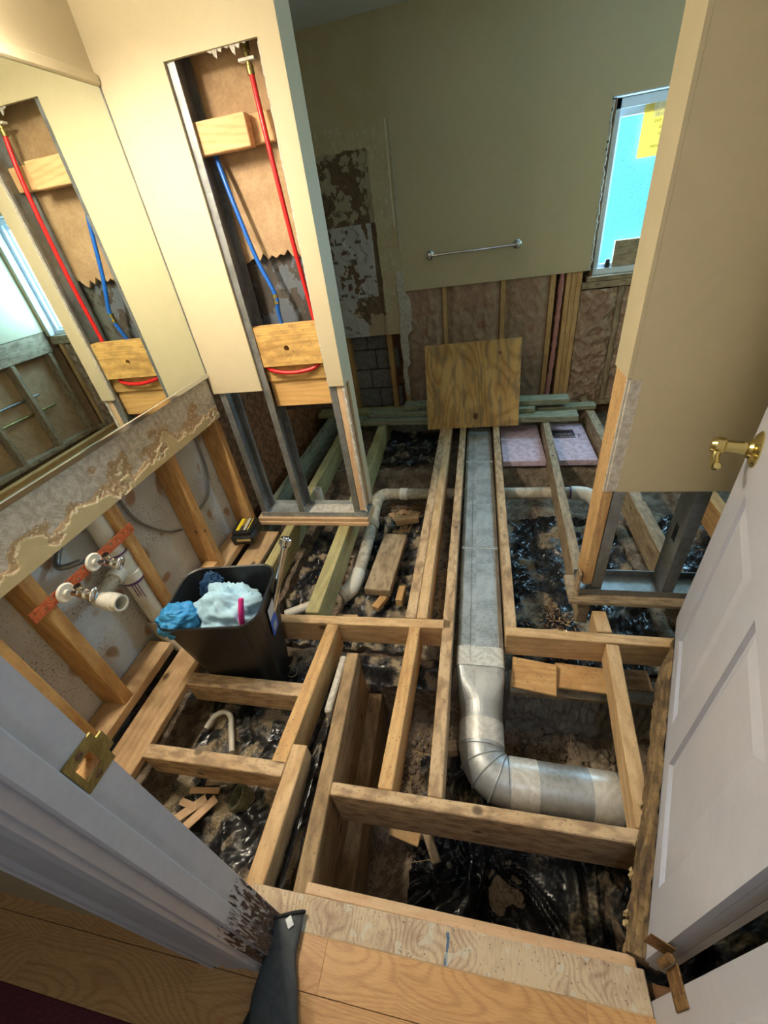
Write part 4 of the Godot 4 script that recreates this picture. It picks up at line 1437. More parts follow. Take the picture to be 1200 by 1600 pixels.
func scuff() -> StandardMaterial3D:
	var tex := paint(96, 160, func(x: int, y: int) -> Color:
		var a := x / 96.0
		var b := y / 160.0
		var f := n_fine.get_noise_2d(a * 11.0 + 4.0, b * 4.5) * 1.15
		var cover := clampf((f * 1.1 + 0.78 - b * 1.25) * 5.0, 0, 1)
		if b > 0.62: cover *= clampf((0.95 - b) * 3.0, 0, 1)
		var col := rgb8(112, 90, 74).lerp(rgb8(66, 50, 40), clampf(0.5 + n_fine.get_noise_2d(a * 8.0, b * 8.0), 0, 1))
		return Color(col.r, col.g, col.b, 1.0 if cover > 0.25 else 0.0))
	var m := mat(0.95, tex)
	m.transparency = BaseMaterial3D.TRANSPARENCY_ALPHA_SCISSOR
	m.alpha_scissor_threshold = 0.5
	return m


# ---------------------------------------------------------------- door
func make_door() -> void:
	var d := thing("panel_door", "white panelled door standing open at right, with rotted lower edge", "door", Vector3(0.346, 0.004, -0.225))
	var e := Vector3(0.37, 0, -0.929).normalized()
	d.transform.basis = Basis(e, Vector3.UP, e.cross(Vector3.UP))
	# local: x from hinge to free edge, y up, z away from the camera side; face at z = 0
	var L := 0.997
	var Ht := 2.0
	var face := 0.010
	# panels: u0, u1, v0, v1
	var pans := [[0.115, 0.40, 0.10, 0.672], [0.52, 0.83, 0.10, 0.672], [0.115, 0.40, 0.86, 1.58], [0.52, 0.83, 0.86, 1.58], [0.115, 0.40, 1.70, 1.87], [0.52, 0.83, 1.70, 1.87]]
	slab("core", Vector3(0, 0.0, face), Vector3(L, Ht, 0.036 - face), M.door_paint, d, 0.001)
	for side in [0, 1]:
		var z0 := 0.0 if side == 0 else 0.036 - face
		var z1 := face if side == 0 else 0.036
		slabs("stiles_and_rails", [
			[0, 0.03, z0, 0.115, Ht, z1], [0.40, 0.03, z0, 0.52, Ht, z1], [0.83, 0.03, z0, L, Ht, z1],
			[0.115, 0.03, z0, 0.40, 0.10, z1], [0.52, 0.03, z0, 0.83, 0.10, z1],
			[0.115, 0.672, z0, 0.40, 0.86, z1], [0.52, 0.672, z0, 0.83, 0.86, z1],
			[0.115, 1.58, z0, 0.40, 1.70, z1], [0.52, 1.58, z0, 0.83, 1.70, z1],
			[0.115, 1.87, z0, 0.40, Ht, z1], [0.52, 1.87, z0, 0.83, Ht, z1]], M.door_paint, d)
	for p in pans:
		# raised field with sloping border
		var st := begin()
		var o := [Vector2(p[0] + 0.004, p[2] + 0.004), Vector2(p[1] - 0.004, p[2] + 0.004), Vector2(p[1] - 0.004, p[3] - 0.004), Vector2(p[0] + 0.004, p[3] - 0.004)]
		var k := 0.045
		var i := [Vector2(p[0] + k, p[2] + k), Vector2(p[1] - k, p[2] + k), Vector2(p[1] - k, p[3] - k), Vector2(p[0] + k, p[3] - k)]
		for q in 4:
			var q2 := (q + 1) % 4
			var a0 := Vector3(o[q].x, o[q].y, face)
			var a1 := Vector3(o[q2].x, o[q2].y, face)
			var b0 := Vector3(i[q].x, i[q].y, 0.001)
			var b1 := Vector3(i[q2].x, i[q2].y, 0.001)
			var nn := (a1 - a0).cross(b0 - a0).normalized()
			if nn.z > 0: nn = -nn
			quad(st, [a0, a1, b1, b0], nn, [Vector2.ZERO, Vector2.ZERO, Vector2.ZERO, Vector2.ZERO])
		quad(st, [Vector3(i[0].x, i[0].y, 0.001), Vector3(i[1].x, i[1].y, 0.001), Vector3(i[2].x, i[2].y, 0.001), Vector3(i[3].x, i[3].y, 0.001)], Vector3(0, 0, -1), [Vector2.ZERO, Vector2.ZERO, Vector2.ZERO, Vector2.ZERO])
		put(st.commit(), "panel", M.door_paint, d)
	# rotted lower edge, swollen brown core showing
	var rot := put(grid_mesh(Vector3(0.0, 0.040, -0.001), Vector3(0.90, 0, 0), Vector3(0, -0.054, -0.030), 220, 18, Vector3(0, 0.48, -0.87), func(s: float, t: float) -> float:
		var fade := smoothstep(0.90, 0.72, s)
		return 0.012 * sin(PI * t / 0.062) * fade - 0.03 * (1.0 - fade) * t / 0.062 + n_fine.get_noise_2d(s * 14.0, t * 90.0) * 0.006), "rotted_edge", scaled(M.rot, 0.4, 0.16), d)
	rot.set_meta("label", "dark brown rotted strip along the bottom of the door")
	slab("bottom_rail", Vector3(0.0, -0.012, -0.022), Vector3(0.80, 0.02, 0.034), M.rot, d, 0.004)
	for k in 6:
		put(lump_mesh(Vector3(0.009, 0.006, 0.006), 0.9, 2.6, k * 3.1, 10, 14), "lint", M.straw, d, Transform3D(Basis(), Vector3([0.05, 0.07, 0.145, 0.155, 0.22, 0.31][k], -0.006, -0.035)))
	# knob: rose, neck, lever with drop end
	var kb := Node3D.new()
	kb.name = "door_handle"
	d.add_child(kb)
	kb.position = Vector3(0.905, 0.765, 0.0)
	lathe("rose", Vector3.ZERO, Vector3(0, 0, -1), [[0, 0], [0.046, 0], [0.046, 0.003], [0.038, 0.009], [0.026, 0.013], [0.022, 0.02], [0, 0.02]], M.brass, kb, 28)
	lathe("neck", Vector3.ZERO, Vector3(0, 0, -1), [[0.014, 0.015], [0.016, 0.03], [0.016, 0.064], [0.021, 0.068], [0.022, 0.084], [0.016, 0.094], [0, 0.097]], M.brass, kb, 20)
	tube("lever", [Vector3(0, 0, -0.078), Vector3(-0.02, -0.022, -0.079), Vector3(-0.045, -0.034, -0.077), Vector3(-0.062, -0.026, -0.074)], [0.012, 0.012, 0.011, 0.011, 0.011, 0.010, 0.010, 0.010, 0.010, 0.010, 0.010, 0.010, 0.010, 0.010, 0.010, 0.010, 0.010, 0.011, 0.012, 0.012, 0.012, 0.012, 0.012, 0.011, 0.008], M.brass, kb, 12)
	# hinge
	var h := thing("door_hinge", "worn brass hinge joining the white door and lower right jamb", "hinge", Vector3(0.338, 0.20, -0.19))
	lathe("barrel", Vector3(0, -0.03, -0.012), Vector3.UP, [[0, 0], [0.007, 0], [0.007, 0.019], [0.0062, 0.0195], [0.0062, 0.0205], [0.007, 0.021], [0.007, 0.039], [0.0062, 0.0395], [0.0062, 0.0405], [0.007, 0.041], [0.007, 0.06], [0, 0.06]], M.hinge, h, 16)
	slab("jamb_leaf", Vector3(0.006, -0.035, -0.006), Vector3(0.0095, 0.035, 0.045), M.hinge, h, 0.001)
	var q := d.transform.basis
	put(box_mesh(Vector3(0.002, 0.06, 0.04), 0.0006), "door_leaf", M.hinge, h, Transform3D(q, Vector3(-0.004, 0, -0.032)))
	for y in [-0.022, 0.022]:
		lathe("screw", Vector3(0.0062, y, 0.025), Vector3(-1, 0, 0), [[0, 0], [0.005, 0], [0.004, 0.001], [0, 0.001]], M.dark_wood, h, 10)


# ---------------------------------------------------------------- metal duct
func ring_rect(c: Vector3, hw: float, hh: float, round_: float, n: int) -> PackedVector3Array:
	# superellipse ring in the plane across z, from rectangle (round_ 0) to circle (round_ 1)
	var out := PackedVector3Array()
	var p := lerpf(9.0, 2.0, round_)
	for k in n:
		var a := TAU * (k + 0.5) / n
		var ca := cos(a)
		var sa := sin(a)
		out.append(c + Vector3(hw * signf(ca) * pow(absf(ca), 2.0 / p), hh * signf(sa) * pow(absf(sa), 2.0 / p), 0))
	return out


func loft(st: SurfaceTool, rings: Array, closed_ends := false) -> void:
	var n: int = rings[0].size()
	for i in rings.size() - 1:
		var ca := Vector3.ZERO
		for v in rings[i]: ca += v
		ca /= n
		for k in n:
			var k2 := (k + 1) % n
			var a: Vector3 = rings[i][k]
			var b: Vector3 = rings[i][k2]
			var c: Vector3 = rings[i + 1][k2]
			var d: Vector3 = rings[i + 1][k]
			var nn := (c - a).cross(d - b).normalized()
			if nn.dot((a + b) / 2.0 - ca) < 0: nn = -nn
			quad(st, [a, b, c, d], nn, [Vector2.ZERO, Vector2.ZERO, Vector2.ZERO, Vector2.ZERO])
	if closed_ends:
		for e in [0, rings.size() - 1]:
			var cc := Vector3.ZERO
			for v in rings[e]: cc += v
			cc /= n
			for k in n:
				var nn2: Vector3 = (rings[e][k] - cc).cross(rings[e][(k + 1) % n] - cc).normalized()
				tri(st, cc, rings[e][k], rings[e][(k + 1) % n], nn2)


func make_duct() -> void:
	var d := thing("air_duct", "galvanised air duct running from the back wall to an elbow beside the door", "duct", Vector3.ZERO)
	# flat run
	var st := begin()
	add_box(st, Vector3(0.017, -0.115, -2.16), Vector3(0.176, 0.13, 2.42), 0.016)
	put(st.commit(), "flat_run", M.galv, d)
	for z in [-1.62, -2.5]:
		var s2 := begin()
		add_box(s2, Vector3(0.017, -0.115, z), Vector3(0.180, 0.134, 0.022), 0.016)
		put(s2.commit(), "seam", M.galv, d)
	slab("fold_line", Vector3(-0.022, -0.0505, -3.3), Vector3(-0.0195, -0.0485, -0.96), M.steel, d, 0.0005)
	# transition from flat to round
	var rings := []
	for k in 9:
		var t := k / 8.0
		rings.append(ring_rect(Vector3(0.017 + 0.004 * t, -0.115 - 0.055 * t, -0.952 + 0.16 * t), lerpf(0.088, 0.074, smoothstep(0, 1, t)), lerpf(0.065, 0.076, smoothstep(0, 1, t)), smoothstep(0.0, 0.8, t), 40))
	var s3 := begin()
	loft(s3, rings)
	put(s3.commit(), "transition", M.galv, d)
	# round parts: path along -z to +z, then elbow to +x
	var R := 0.076
	var c0 := Vector3(0.021, -0.17, -0.80)
	tube("round_collar", [c0, c0 + Vector3(0, -0.008, 0.10)], R, M.galv, d, 32, 0)
	# gored elbow
	var ec := Vector3(0.105, -0.183, -0.705)   # centre of the bend
	var er := 0.086
	var pts := []
	for k in 5:
		var a := PI + (PI / 2.0) * k / 4.0
		pts.append(ec + Vector3(cos(a) * er, -0.004 * k, -sin(a) * er))
	for k in 4:
		var s4 := begin()
		var ends := [Vector3(0, 0.0, 1) if k == 0 else (pts[k + 1] - pts[k - 1]).normalized(), Vector3(1, 0, 0) if k == 3 else (pts[k + 2] - pts[k]).normalized()]
		gore(s4, pts[k], ends[0], pts[k + 1], ends[1], R)
		put(s4.commit(), "elbow_gore", M.galv, d)
		if k > 0:
			var dirv: Vector3 = (pts[k + 1] - pts[k - 1]).normalized()
			lathe("gore_bead", pts[k] - dirv * 0.003, dirv, [[R * 0.99, 0], [R + 0.003, 0.001], [R + 0.004, 0.003], [R + 0.003, 0.005], [R * 0.99, 0.006]], M.galv, d, 40)
	var h0: Vector3 = pts[4]
	tube("round_run", [h0, h0 + Vector3(0.50, -0.012, 0.006)], R, M.galv, d, 32, 0)
	# foil tape
	var ts := begin()
	var rr := []
	for z in [-1.03, -0.945]:
		rr.append(ring_rect(Vector3(0.017, -0.115, z), 0.0895, 0.0665, 0.0, 40))
	loft(ts, rr)
	put(ts.commit(), "foil_tape", M.tape, d)
	lathe("foil_tape", Vector3(0.021, -0.172, -0.785), Vector3(0, -0.08, 1), [[R, 0], [R + 0.0016, 0.0], [R + 0.0016, 0.075], [R, 0.075]], M.tape, d, 32)
	lathe("foil_tape", h0 + Vector3(0.005, 0, 0), Vector3(1, -0.024, 0.012), [[R, 0], [R + 0.0016, 0.0], [R + 0.0016, 0.085], [R, 0.085]], M.tape, d, 32)
	lathe("foil_tape", h0 + Vector3(0.245, -0.006, 0.003), Vector3(1, -0.024, 0.012), [[R, 0], [R + 0.0016, 0.0], [R + 0.0016, 0.08], [R, 0.08]], M.tape, d, 32)


# one mitred ring of sheet metal between two cut planes
func gore(st: SurfaceTool, a: Vector3, na: Vector3, b: Vector3, nb: Vector3, r: float) -> void:
	var n := 40
	var ra := []
	var rb := []
	for e in [[a, na, ra], [b, nb, rb]]:
		var side := (e[1] as Vector3).cross(Vector3.UP).normalized()
		var up := side.cross(e[1]).normalized()
		for k in n:
			var t := TAU * k / n
			var o: Vector3 = side * cos(t) + up * sin(t)
			e[2].append([e[0] + o * r, o])
	for k in n:
		var k2 := (k + 1) % n
		for t in [[ra[k], rb[k], rb[k2]], [ra[k], rb[k2], ra[k2]]]:
			var f: Vector3 = (t[1][0] - t[0][0]).cross(t[2][0] - t[0][0])
			var order := [0, 1, 2] if f.dot(t[0][1]) < 0 else [0, 2, 1]
			for j in order:
				st.set_normal(t[j][1])
				st.add_vertex(t[j][0])


# ---------------------------------------------------------------- plastic sheeting
func sheet(label: String, lo: Vector2, hi: Vector2, y: Callable, amp: float, at: float, m: Material, res := 0.011) -> void:
	var nx := int((hi.x - lo.x) / res)
	var nz := int((hi.y - lo.y) / res)
	var o := put(grid_mesh(Vector3(lo.x, 0, lo.y), Vector3(hi.x - lo.x, 0, 0), Vector3(0, 0, hi.y - lo.y), nx, nz, Vector3.UP, func(s: float, t: float) -> float:
		var wx := n_soft.get_noise_2d(s * 3.0 + at, t * 3.0) * 0.12
		var wz := n_soft.get_noise_2d(s * 3.0, t * 3.0 + at + 40.0) * 0.12
		var k := n_soft.get_noise_2d((s + wx) * 4.2 + at, (t + wz) * 3.0)
		var k2 := n_soft.get_noise_2d((s + wx) * 10.0 + at, (t + wz) * 7.5 + 17.0)
		var k3 := n_soft.get_noise_2d((s + wz) * 24.0 + at, (t + wx) * 20.0)
		var f := pow(1.0 - absf(k), 4.0) + 0.5 * pow(1.0 - absf(k2), 4.0) + 0.2 * (1.0 - absf(k3))
		return float(y.call(s + lo.x, t + lo.y)) + amp * f + 0.004), "plastic_sheet", m)
	tag(o, label, "plastic sheet", "black ground sheeting")


func over(x: float, z: float) -> float:
	return ground_y(x, z) + 0.012


func make_plastic() -> void:
	sheet("black ground sheet with sand lying left of the short joists", Vector2(-1.06, -1.03), Vector2(-0.535, -0.205), over, 0.022, 3.0, scaled(M.sheet_sandy, 0.6, 1.0))
	sheet("crumpled black sheet at the bottom of the pit by the door", Vector2(-0.22, -0.80), Vector2(1.5, -0.205), func(x: float, z: float) -> float:
		return -0.555 + 0.05 * n_soft.get_noise_2d(x * 3.0, z * 3.0), 0.075, 11.0, scaled(M.sheet_clean, 1.0, 0.4), 0.009)
	sheet("black sheet among debris between the partition and the doubled joist", Vector2(-0.68, -2.15), Vector2(-0.30, -1.13), over, 0.03, 23.0, scaled(M.sheet_dusty, 0.5, 1.2))
	sheet("dusty black sheet right of the metal duct", Vector2(0.175, -2.16), Vector2(0.78, -1.12), over, 0.022, 31.0, scaled(M.sheet_plain, 0.6, 1.0))
	sheet("black sheet seen through the right partition foot", Vector2(0.86, -2.2), Vector2(1.5, -1.12), over, 0.022, 37.0, scaled(M.sheet_plain, 0.6, 1.0))
	sheet("rumpled black sheet under the left end of the treated boards", Vector2(-0.70, -3.15), Vector2(-0.29, -2.63), over, 0.035, 43.0, scaled(M.sheet_clean, 0.5, 0.7))
	sheet("dusty black sheet between the greenish joists left of the white drain", Vector2(-1.0, -2.0), Vector2(-0.76, -1.13), over, 0.028, 51.0, scaled(M.sheet_dusty, 0.4, 1.2))
	sheet("black sheet strip squeezed between short joist and form board", Vector2(-0.582, -0.95), Vector2(-0.502, -0.22), func(x: float, _z: float) -> float:
		return -0.155 + smoothstep(-0.58, -0.50, x) * 0.08, 0.018, 61.0, scaled(M.sheet_clean, 0.2, 0.9), 0.005)
	sheet("grey-black sheet folded over the back edge of the pit", Vector2(-0.475, -1.04), Vector2(-0.14, -0.945), func(_x: float, z: float) -> float:
		return -0.20 - smoothstep(-1.0, -0.945, z) * 0.06, 0.012, 71.0, scaled(M.sheet_dusty, 0.5, 0.2), 0.006)


func scaled(m: StandardMaterial3D, u: float, v: float) -> StandardMaterial3D:
	var c: StandardMaterial3D = m.duplicate()
	c.uv1_scale = Vector3(u, v, 1)
	c.uv1_offset = Vector3(rng.randf(), rng.randf(), 0)
	return c


# ---------------------------------------------------------------- pipes and fittings
func valve(label: String, at: Vector3, metal: Material) -> void:
	var v := thing("shutoff_valve", label, "valve", at, "shutoff valves")
	lathe("escutcheon", Vector3(-0.06, 0, 0), Vector3(1, 0, 0), [[0, 0], [0.031, 0], [0.031, 0.002], [0.027, 0.006], [0.020, 0.004], [0.010, 0.004], [0.010, 0.012], [0, 0.012]], M.pvc, v, 28)
	lathe("supply_stub", Vector3(-0.10, 0, 0), Vector3(1, 0, 0), [[0, 0], [0.009, 0], [0.009, 0.09], [0.013, 0.092], [0.013, 0.112], [0, 0.112]], M.chrome, v, 14)
	lathe("body", Vector3(-0.005, 0, 0), Vector3(1, 0, 0), [[0, 0], [0.014, 0], [0.016, 0.008], [0.016, 0.024], [0.011, 0.03], [0.008, 0.045], [0, 0.045]], M.chrome, v, 16)
	lathe("outlet", Vector3(0.012, 0.008, 0), Vector3(0, 1, 0.1), [[0, 0], [0.008, 0], [0.008, 0.018], [0.011, 0.019], [0.011, 0.03], [0, 0.03]], M.chrome, v, 12)
	# oval handle
	var h := lump_mesh(Vector3(0.008, 0.014, 0.024), 0.0, 1.0, 0.0, 12, 18, false)
	put(h, "handle", metal, v, Transform3D(Basis(Vector3(1, 0, 0), 0.5), Vector3(0.045, 0, 0)))


func make_pipes() -> void:
	# drain in the left wall
	var d := thing("drain_pipe", "white drain pipe with tee standing between the left wall studs", "pipe", Vector3(-1.283, 0.0, -0.925))
	var up := Vector3.UP
	lathe("riser", Vector3(0, 0.06, 0), up, [[0, 0], [0.034, 0], [0.034, 0.62], [0, 0.62]], M.pvc, d, 24)
	lathe("tee_hub", Vector3(0, 0.36, 0), up, [[0.034, 0], [0.042, 0.001], [0.042, 0.034], [0.039, 0.037], [0.039, 0.083], [0.042, 0.086], [0.042, 0.122], [0.034, 0.123]], M.pvc, d, 28)
	lathe("primer_ring", Vector3(0, 0.345, 0), up, [[0.0342, 0], [0.0348, 0.0], [0.0348, 0.016], [0.0342, 0.016]], M.primer, d, 24)
	lathe("primer_ring", Vector3(0, 0.482, 0), up, [[0.0342, 0], [0.0348, 0.0], [0.0348, 0.008], [0.0342, 0.008]], M.primer, d, 24)
	for k in 3:
		var a := 0.55 + k * 0.28
		var p := Vector3(cos(a), 0, sin(a)) * 0.0342
		tube("primer_drip", [p + up * 0.348, p + up * (0.31 - k * 0.01) + Vector3(0.001, 0, 0.002), p + up * (0.275 + k * 0.012)], 0.0016, M.primer, d, 6, 4)
	# arm towards the room
	var arm := Vector3(0.12, -0.01, 1.0).normalized()
	lathe("arm_hub", Vector3(0, 0.42, 0), arm, [[0.024, 0.028], [0.030, 0.03], [0.030, 0.07], [0.024, 0.071]], M.pvc, d, 24)
	lathe("arm", Vector3(0, 0.42, 0), arm, [[0.0, 0.03], [0.0235, 0.03], [0.0235, 0.16], [0, 0.16]], M.pvc_dirty, d, 24)
	var el := Vector3(0, 0.42, 0) + arm * 0.165
	lathe("elbow_hub", el - arm * 0.02, arm, [[0.0235, 0], [0.030, 0.001], [0.030, 0.03], [0.027, 0.032], [0.0, 0.05]], M.pvc_dirty, d, 24)
	var out := Vector3(1.0, 0.02, 0.1).normalized()
	lathe("outlet", el + out * 0.01, out, [[0.0, 0.0], [0.027, 0.0], [0.027, 0.04], [0.031, 0.041], [0.031, 0.075], [0.028, 0.077], [0.028, 0.10], [0.022, 0.10], [0.022, 0.002], [0.0, 0.002]], M.pvc, d, 28)
	# sweep at the foot
	tube("foot_sweep", [Vector3(0, 0.13, 0), Vector3(0.0, 0.07, 0.0), Vector3(0.02, 0.015, 0.0), Vector3(0.065, -0.025, 0.005), Vector3(0.12, -0.05, 0.01)], [0.040, 0.041, 0.042, 0.043, 0.044, 0.045, 0.046, 0.047, 0.047, 0.047, 0.047, 0.047, 0.047, 0.047, 0.047, 0.047, 0.047], M.pvc_dirty, d, 24, 4)
	lathe("foot_ring", Vector3(0, 0.118, 0), up, [[0.040, 0], [0.044, 0.002], [0.044, 0.02], [0.040, 0.022]], M.pvc_dirty, d, 28)
	# orange bracket across the bay
	var br := CSGBox3D.new()
	br.name = numbered("nail_bracket")
	br.size = Vector3(0.003, 0.036, 0.43)
	br.material = M.strap
	for k in 14:
		var ho := CSGCylinder3D.new()
		ho.name = "punched_hole"
		ho.radius = 0.0065 if k % 3 == 0 else 0.004
		ho.height = 0.02
		ho.sides = 12
		ho.operation = CSGShape3D.OPERATION_SUBTRACTION
		ho.rotation_degrees = Vector3(0, 0, 90)
		ho.material = M.strap
		ho.position = Vector3(0, (0.008 if k % 2 else -0.006), -0.2 + k * 0.031)
		br.add_child(ho, true)
	add_child(br)
	br.position = Vector3(-1.2295, 0.552, -0.78)
	tag(br, "orange perforated metal bracket nailed across two studs of the left wall", "bracket")
	valve("chrome shutoff valve farther back on the orange bracket", Vector3(-1.165, 0.556, -0.80), M.chrome)
	valve("chrome shutoff valve nearer the door on the orange bracket", Vector3(-1.165, 0.545, -0.675), M.chrome)
	# supply pipe on the wall behind
	var cp := tube("supply_pipe", [Vector3(-1.32, 0.66, -0.86), Vector3(-1.32, 0.60, -0.78), Vector3(-1.30, 0.575, -0.75), Vector3(-1.26, 0.565, -0.79)], 0.010, M.steel, null, 10)
	tag(cp, "dull copper supply pipe behind the orange bracket", "pipe")
	# drain under the floor
	var u := thing("floor_drain_pipe", "dirty white drain pipe crossing under the joists and bending towards the door", "pipe")
	var y := -0.165
	tube("cross_run", [Vector3(-0.60, y, -2.28), Vector3(0.63, y + 0.01, -2.27)], 0.036, M.pvc_dirty, u, 24, 0)
	lathe("coupling", Vector3(-0.50, y, -2.279), Vector3(1, 0, 0), [[0.036, 0], [0.041, 0.001], [0.041, 0.05], [0.036, 0.051]], M.pvc, u, 24)
	lathe("coupling", Vector3(0.56, y + 0.01, -2.27), Vector3(1, 0, 0), [[0.036, 0], [0.042, 0.001], [0.042, 0.05], [0.036, 0.051]], M.pvc, u, 24)
	lathe("primer_ring", Vector3(0.55, y + 0.01, -2.27), Vector3(1, 0, 0), [[0.036, 0], [0.0366, 0.0], [0.0366, 0.012], [0.036, 0.012]], M.primer, u, 24)
	tube("right_elbow", [Vector3(0.60, y + 0.01, -2.27), Vector3(0.66, y + 0.005, -2.255), Vector3(0.70, y - 0.02, -2.21), Vector3(0.71, y - 0.06, -2.15)], 0.042, M.pvc, u, 24)
	tube("left_elbow", [Vector3(-0.58, y, -2.28), Vector3(-0.62, y, -2.262), Vector3(-0.645, y, -2.21), Vector3(-0.645, y - 0.003, -2.14)], 0.041, M.pvc_dirty, u, 24)
	tube("down_run", [Vector3(-0.645, y - 0.003, -2.15), Vector3(-0.635, y - 0.02, -1.95), Vector3(-0.628, y - 0.03, -1.70), Vector3(-0.63, y - 0.035, -1.52)], 0.037, M.pvc_dirty, u, 24)
	lathe("coupling", Vector3(-0.632, y - 0.02, -1.98), Vector3(0.02, -0.03, 1), [[0.037, 0], [0.042, 0.001], [0.042, 0.05], [0.037, 0.051]], M.pvc_dirty, u, 24)
	tube("end_bend", [Vector3(-0.63, y - 0.035, -1.56), Vector3(-0.632, y - 0.04, -1.50), Vector3(-0.645, y - 0.05, -1.455), Vector3(-0.672, y - 0.06, -1.425)], 0.042, M.pvc, u, 24)
	lathe("open_end", Vector3(-0.668, y - 0.059, -1.429), Vector3(-0.66, -0.2, 0.7), [[0.042, 0.0], [0.042, 0.03], [0.036, 0.03], [0.036, 0.003], [0.0, 0.003]], M.pvc_dirty, u, 24)
	# stubs and couplings
	var s1 := lathe("pipe_stub", Vector3(-0.925, -0.13, -1.96), Vector3(-0.04, 1, 0), pipe_profile(0.026, 0.22, 0.004), M.pvc, null, 20)
	tag(s1, "short white pipe stub standing behind the partition bottom track", "pipe stub")
	var s2 := tube("white_pipe", [Vector3(-0.95, -0.23, -1.27), Vector3(-0.78, -0.20, -1.34)], 0.022, M.pvc, null, 16, 0)
	tag(s2, "thin white pipe lying beside the black bin behind the pale header", "pipe")
	var c1 := thing("pipe_fitting", "small greenish pipe fitting on the sheet right of the black bin", "pipe fitting", Vector3(-0.795, -0.225, -0.955), "greenish pipe fittings on the ground sheet")
	fitting(c1, 0.024, Vector3(0.35, 0.8, 0.45))
	var c2 := thing("pipe_fitting", "larger olive pipe fitting near the wood splinters by the door frame", "pipe fitting", Vector3(-0.77, -0.225, -0.455), "greenish pipe fittings on the ground sheet")
	fitting(c2, 0.036, Vector3(-0.55, 0.75, 0.1))
	var c3 := thing("grey_riser", "grey pipe riser with white collar seen right of the steel stud", "pipe", Vector3(0.66, -0.30, -1.95))
	lathe("riser", Vector3.ZERO, Vector3.UP, pipe_profile(0.042, 0.24, 0.004), M.steel, c3, 24)
	lathe("collar", Vector3(0, 0.22, 0), Vector3.UP, [[0.042, 0], [0.048, 0.0], [0.048, 0.03], [0.036, 0.03], [0.036, 0.0]], M.pvc, c3, 24)
	# bent white hook
	var hk := tube("bent_tube", [Vector3(-0.885, -0.188, -0.585), Vector3(-0.925, -0.182, -0.66), Vector3(-0.95, -0.178, -0.705), Vector3(-0.985, -0.178, -0.722), Vector3(-1.02, -0.18, -0.70), Vector3(-1.035, -0.188, -0.655)], 0.0105, M.pvc, null, 14)
	tag(hk, "white tube bent like a cane lying on the black sheet", "tube")


func fitting(parent: Node3D, r: float, dir: Vector3) -> void:
	lathe("sleeve", Vector3.ZERO, dir, [[r * 0.9, -0.02], [r, -0.02], [r, r * 0.7], [r * 1.12, r * 0.72], [r * 1.12, r * 1.3], [r * 0.86, r * 1.32], [r * 0.84, -0.018], [0.0, -0.018]], M.olive, parent, 24)


# ---------------------------------------------------------------- bin and contents
func round_rect(y: float, hx: float, hz: float, r: float, c: Vector3, n := 8) -> PackedVector3Array:
	var out := PackedVector3Array()
	for q in [[1, 1, 0.0], [-1, 1, PI / 2], [-1, -1, PI], [1, -1, PI * 1.5]]:
		for k in n + 1:
			var a: float = q[2] + PI / 2 * k / n
			out.append(c + Vector3(q[0] * (hx - r) + cos(a) * r, y, q[1] * (hz - r) + sin(a) * r))
	return out


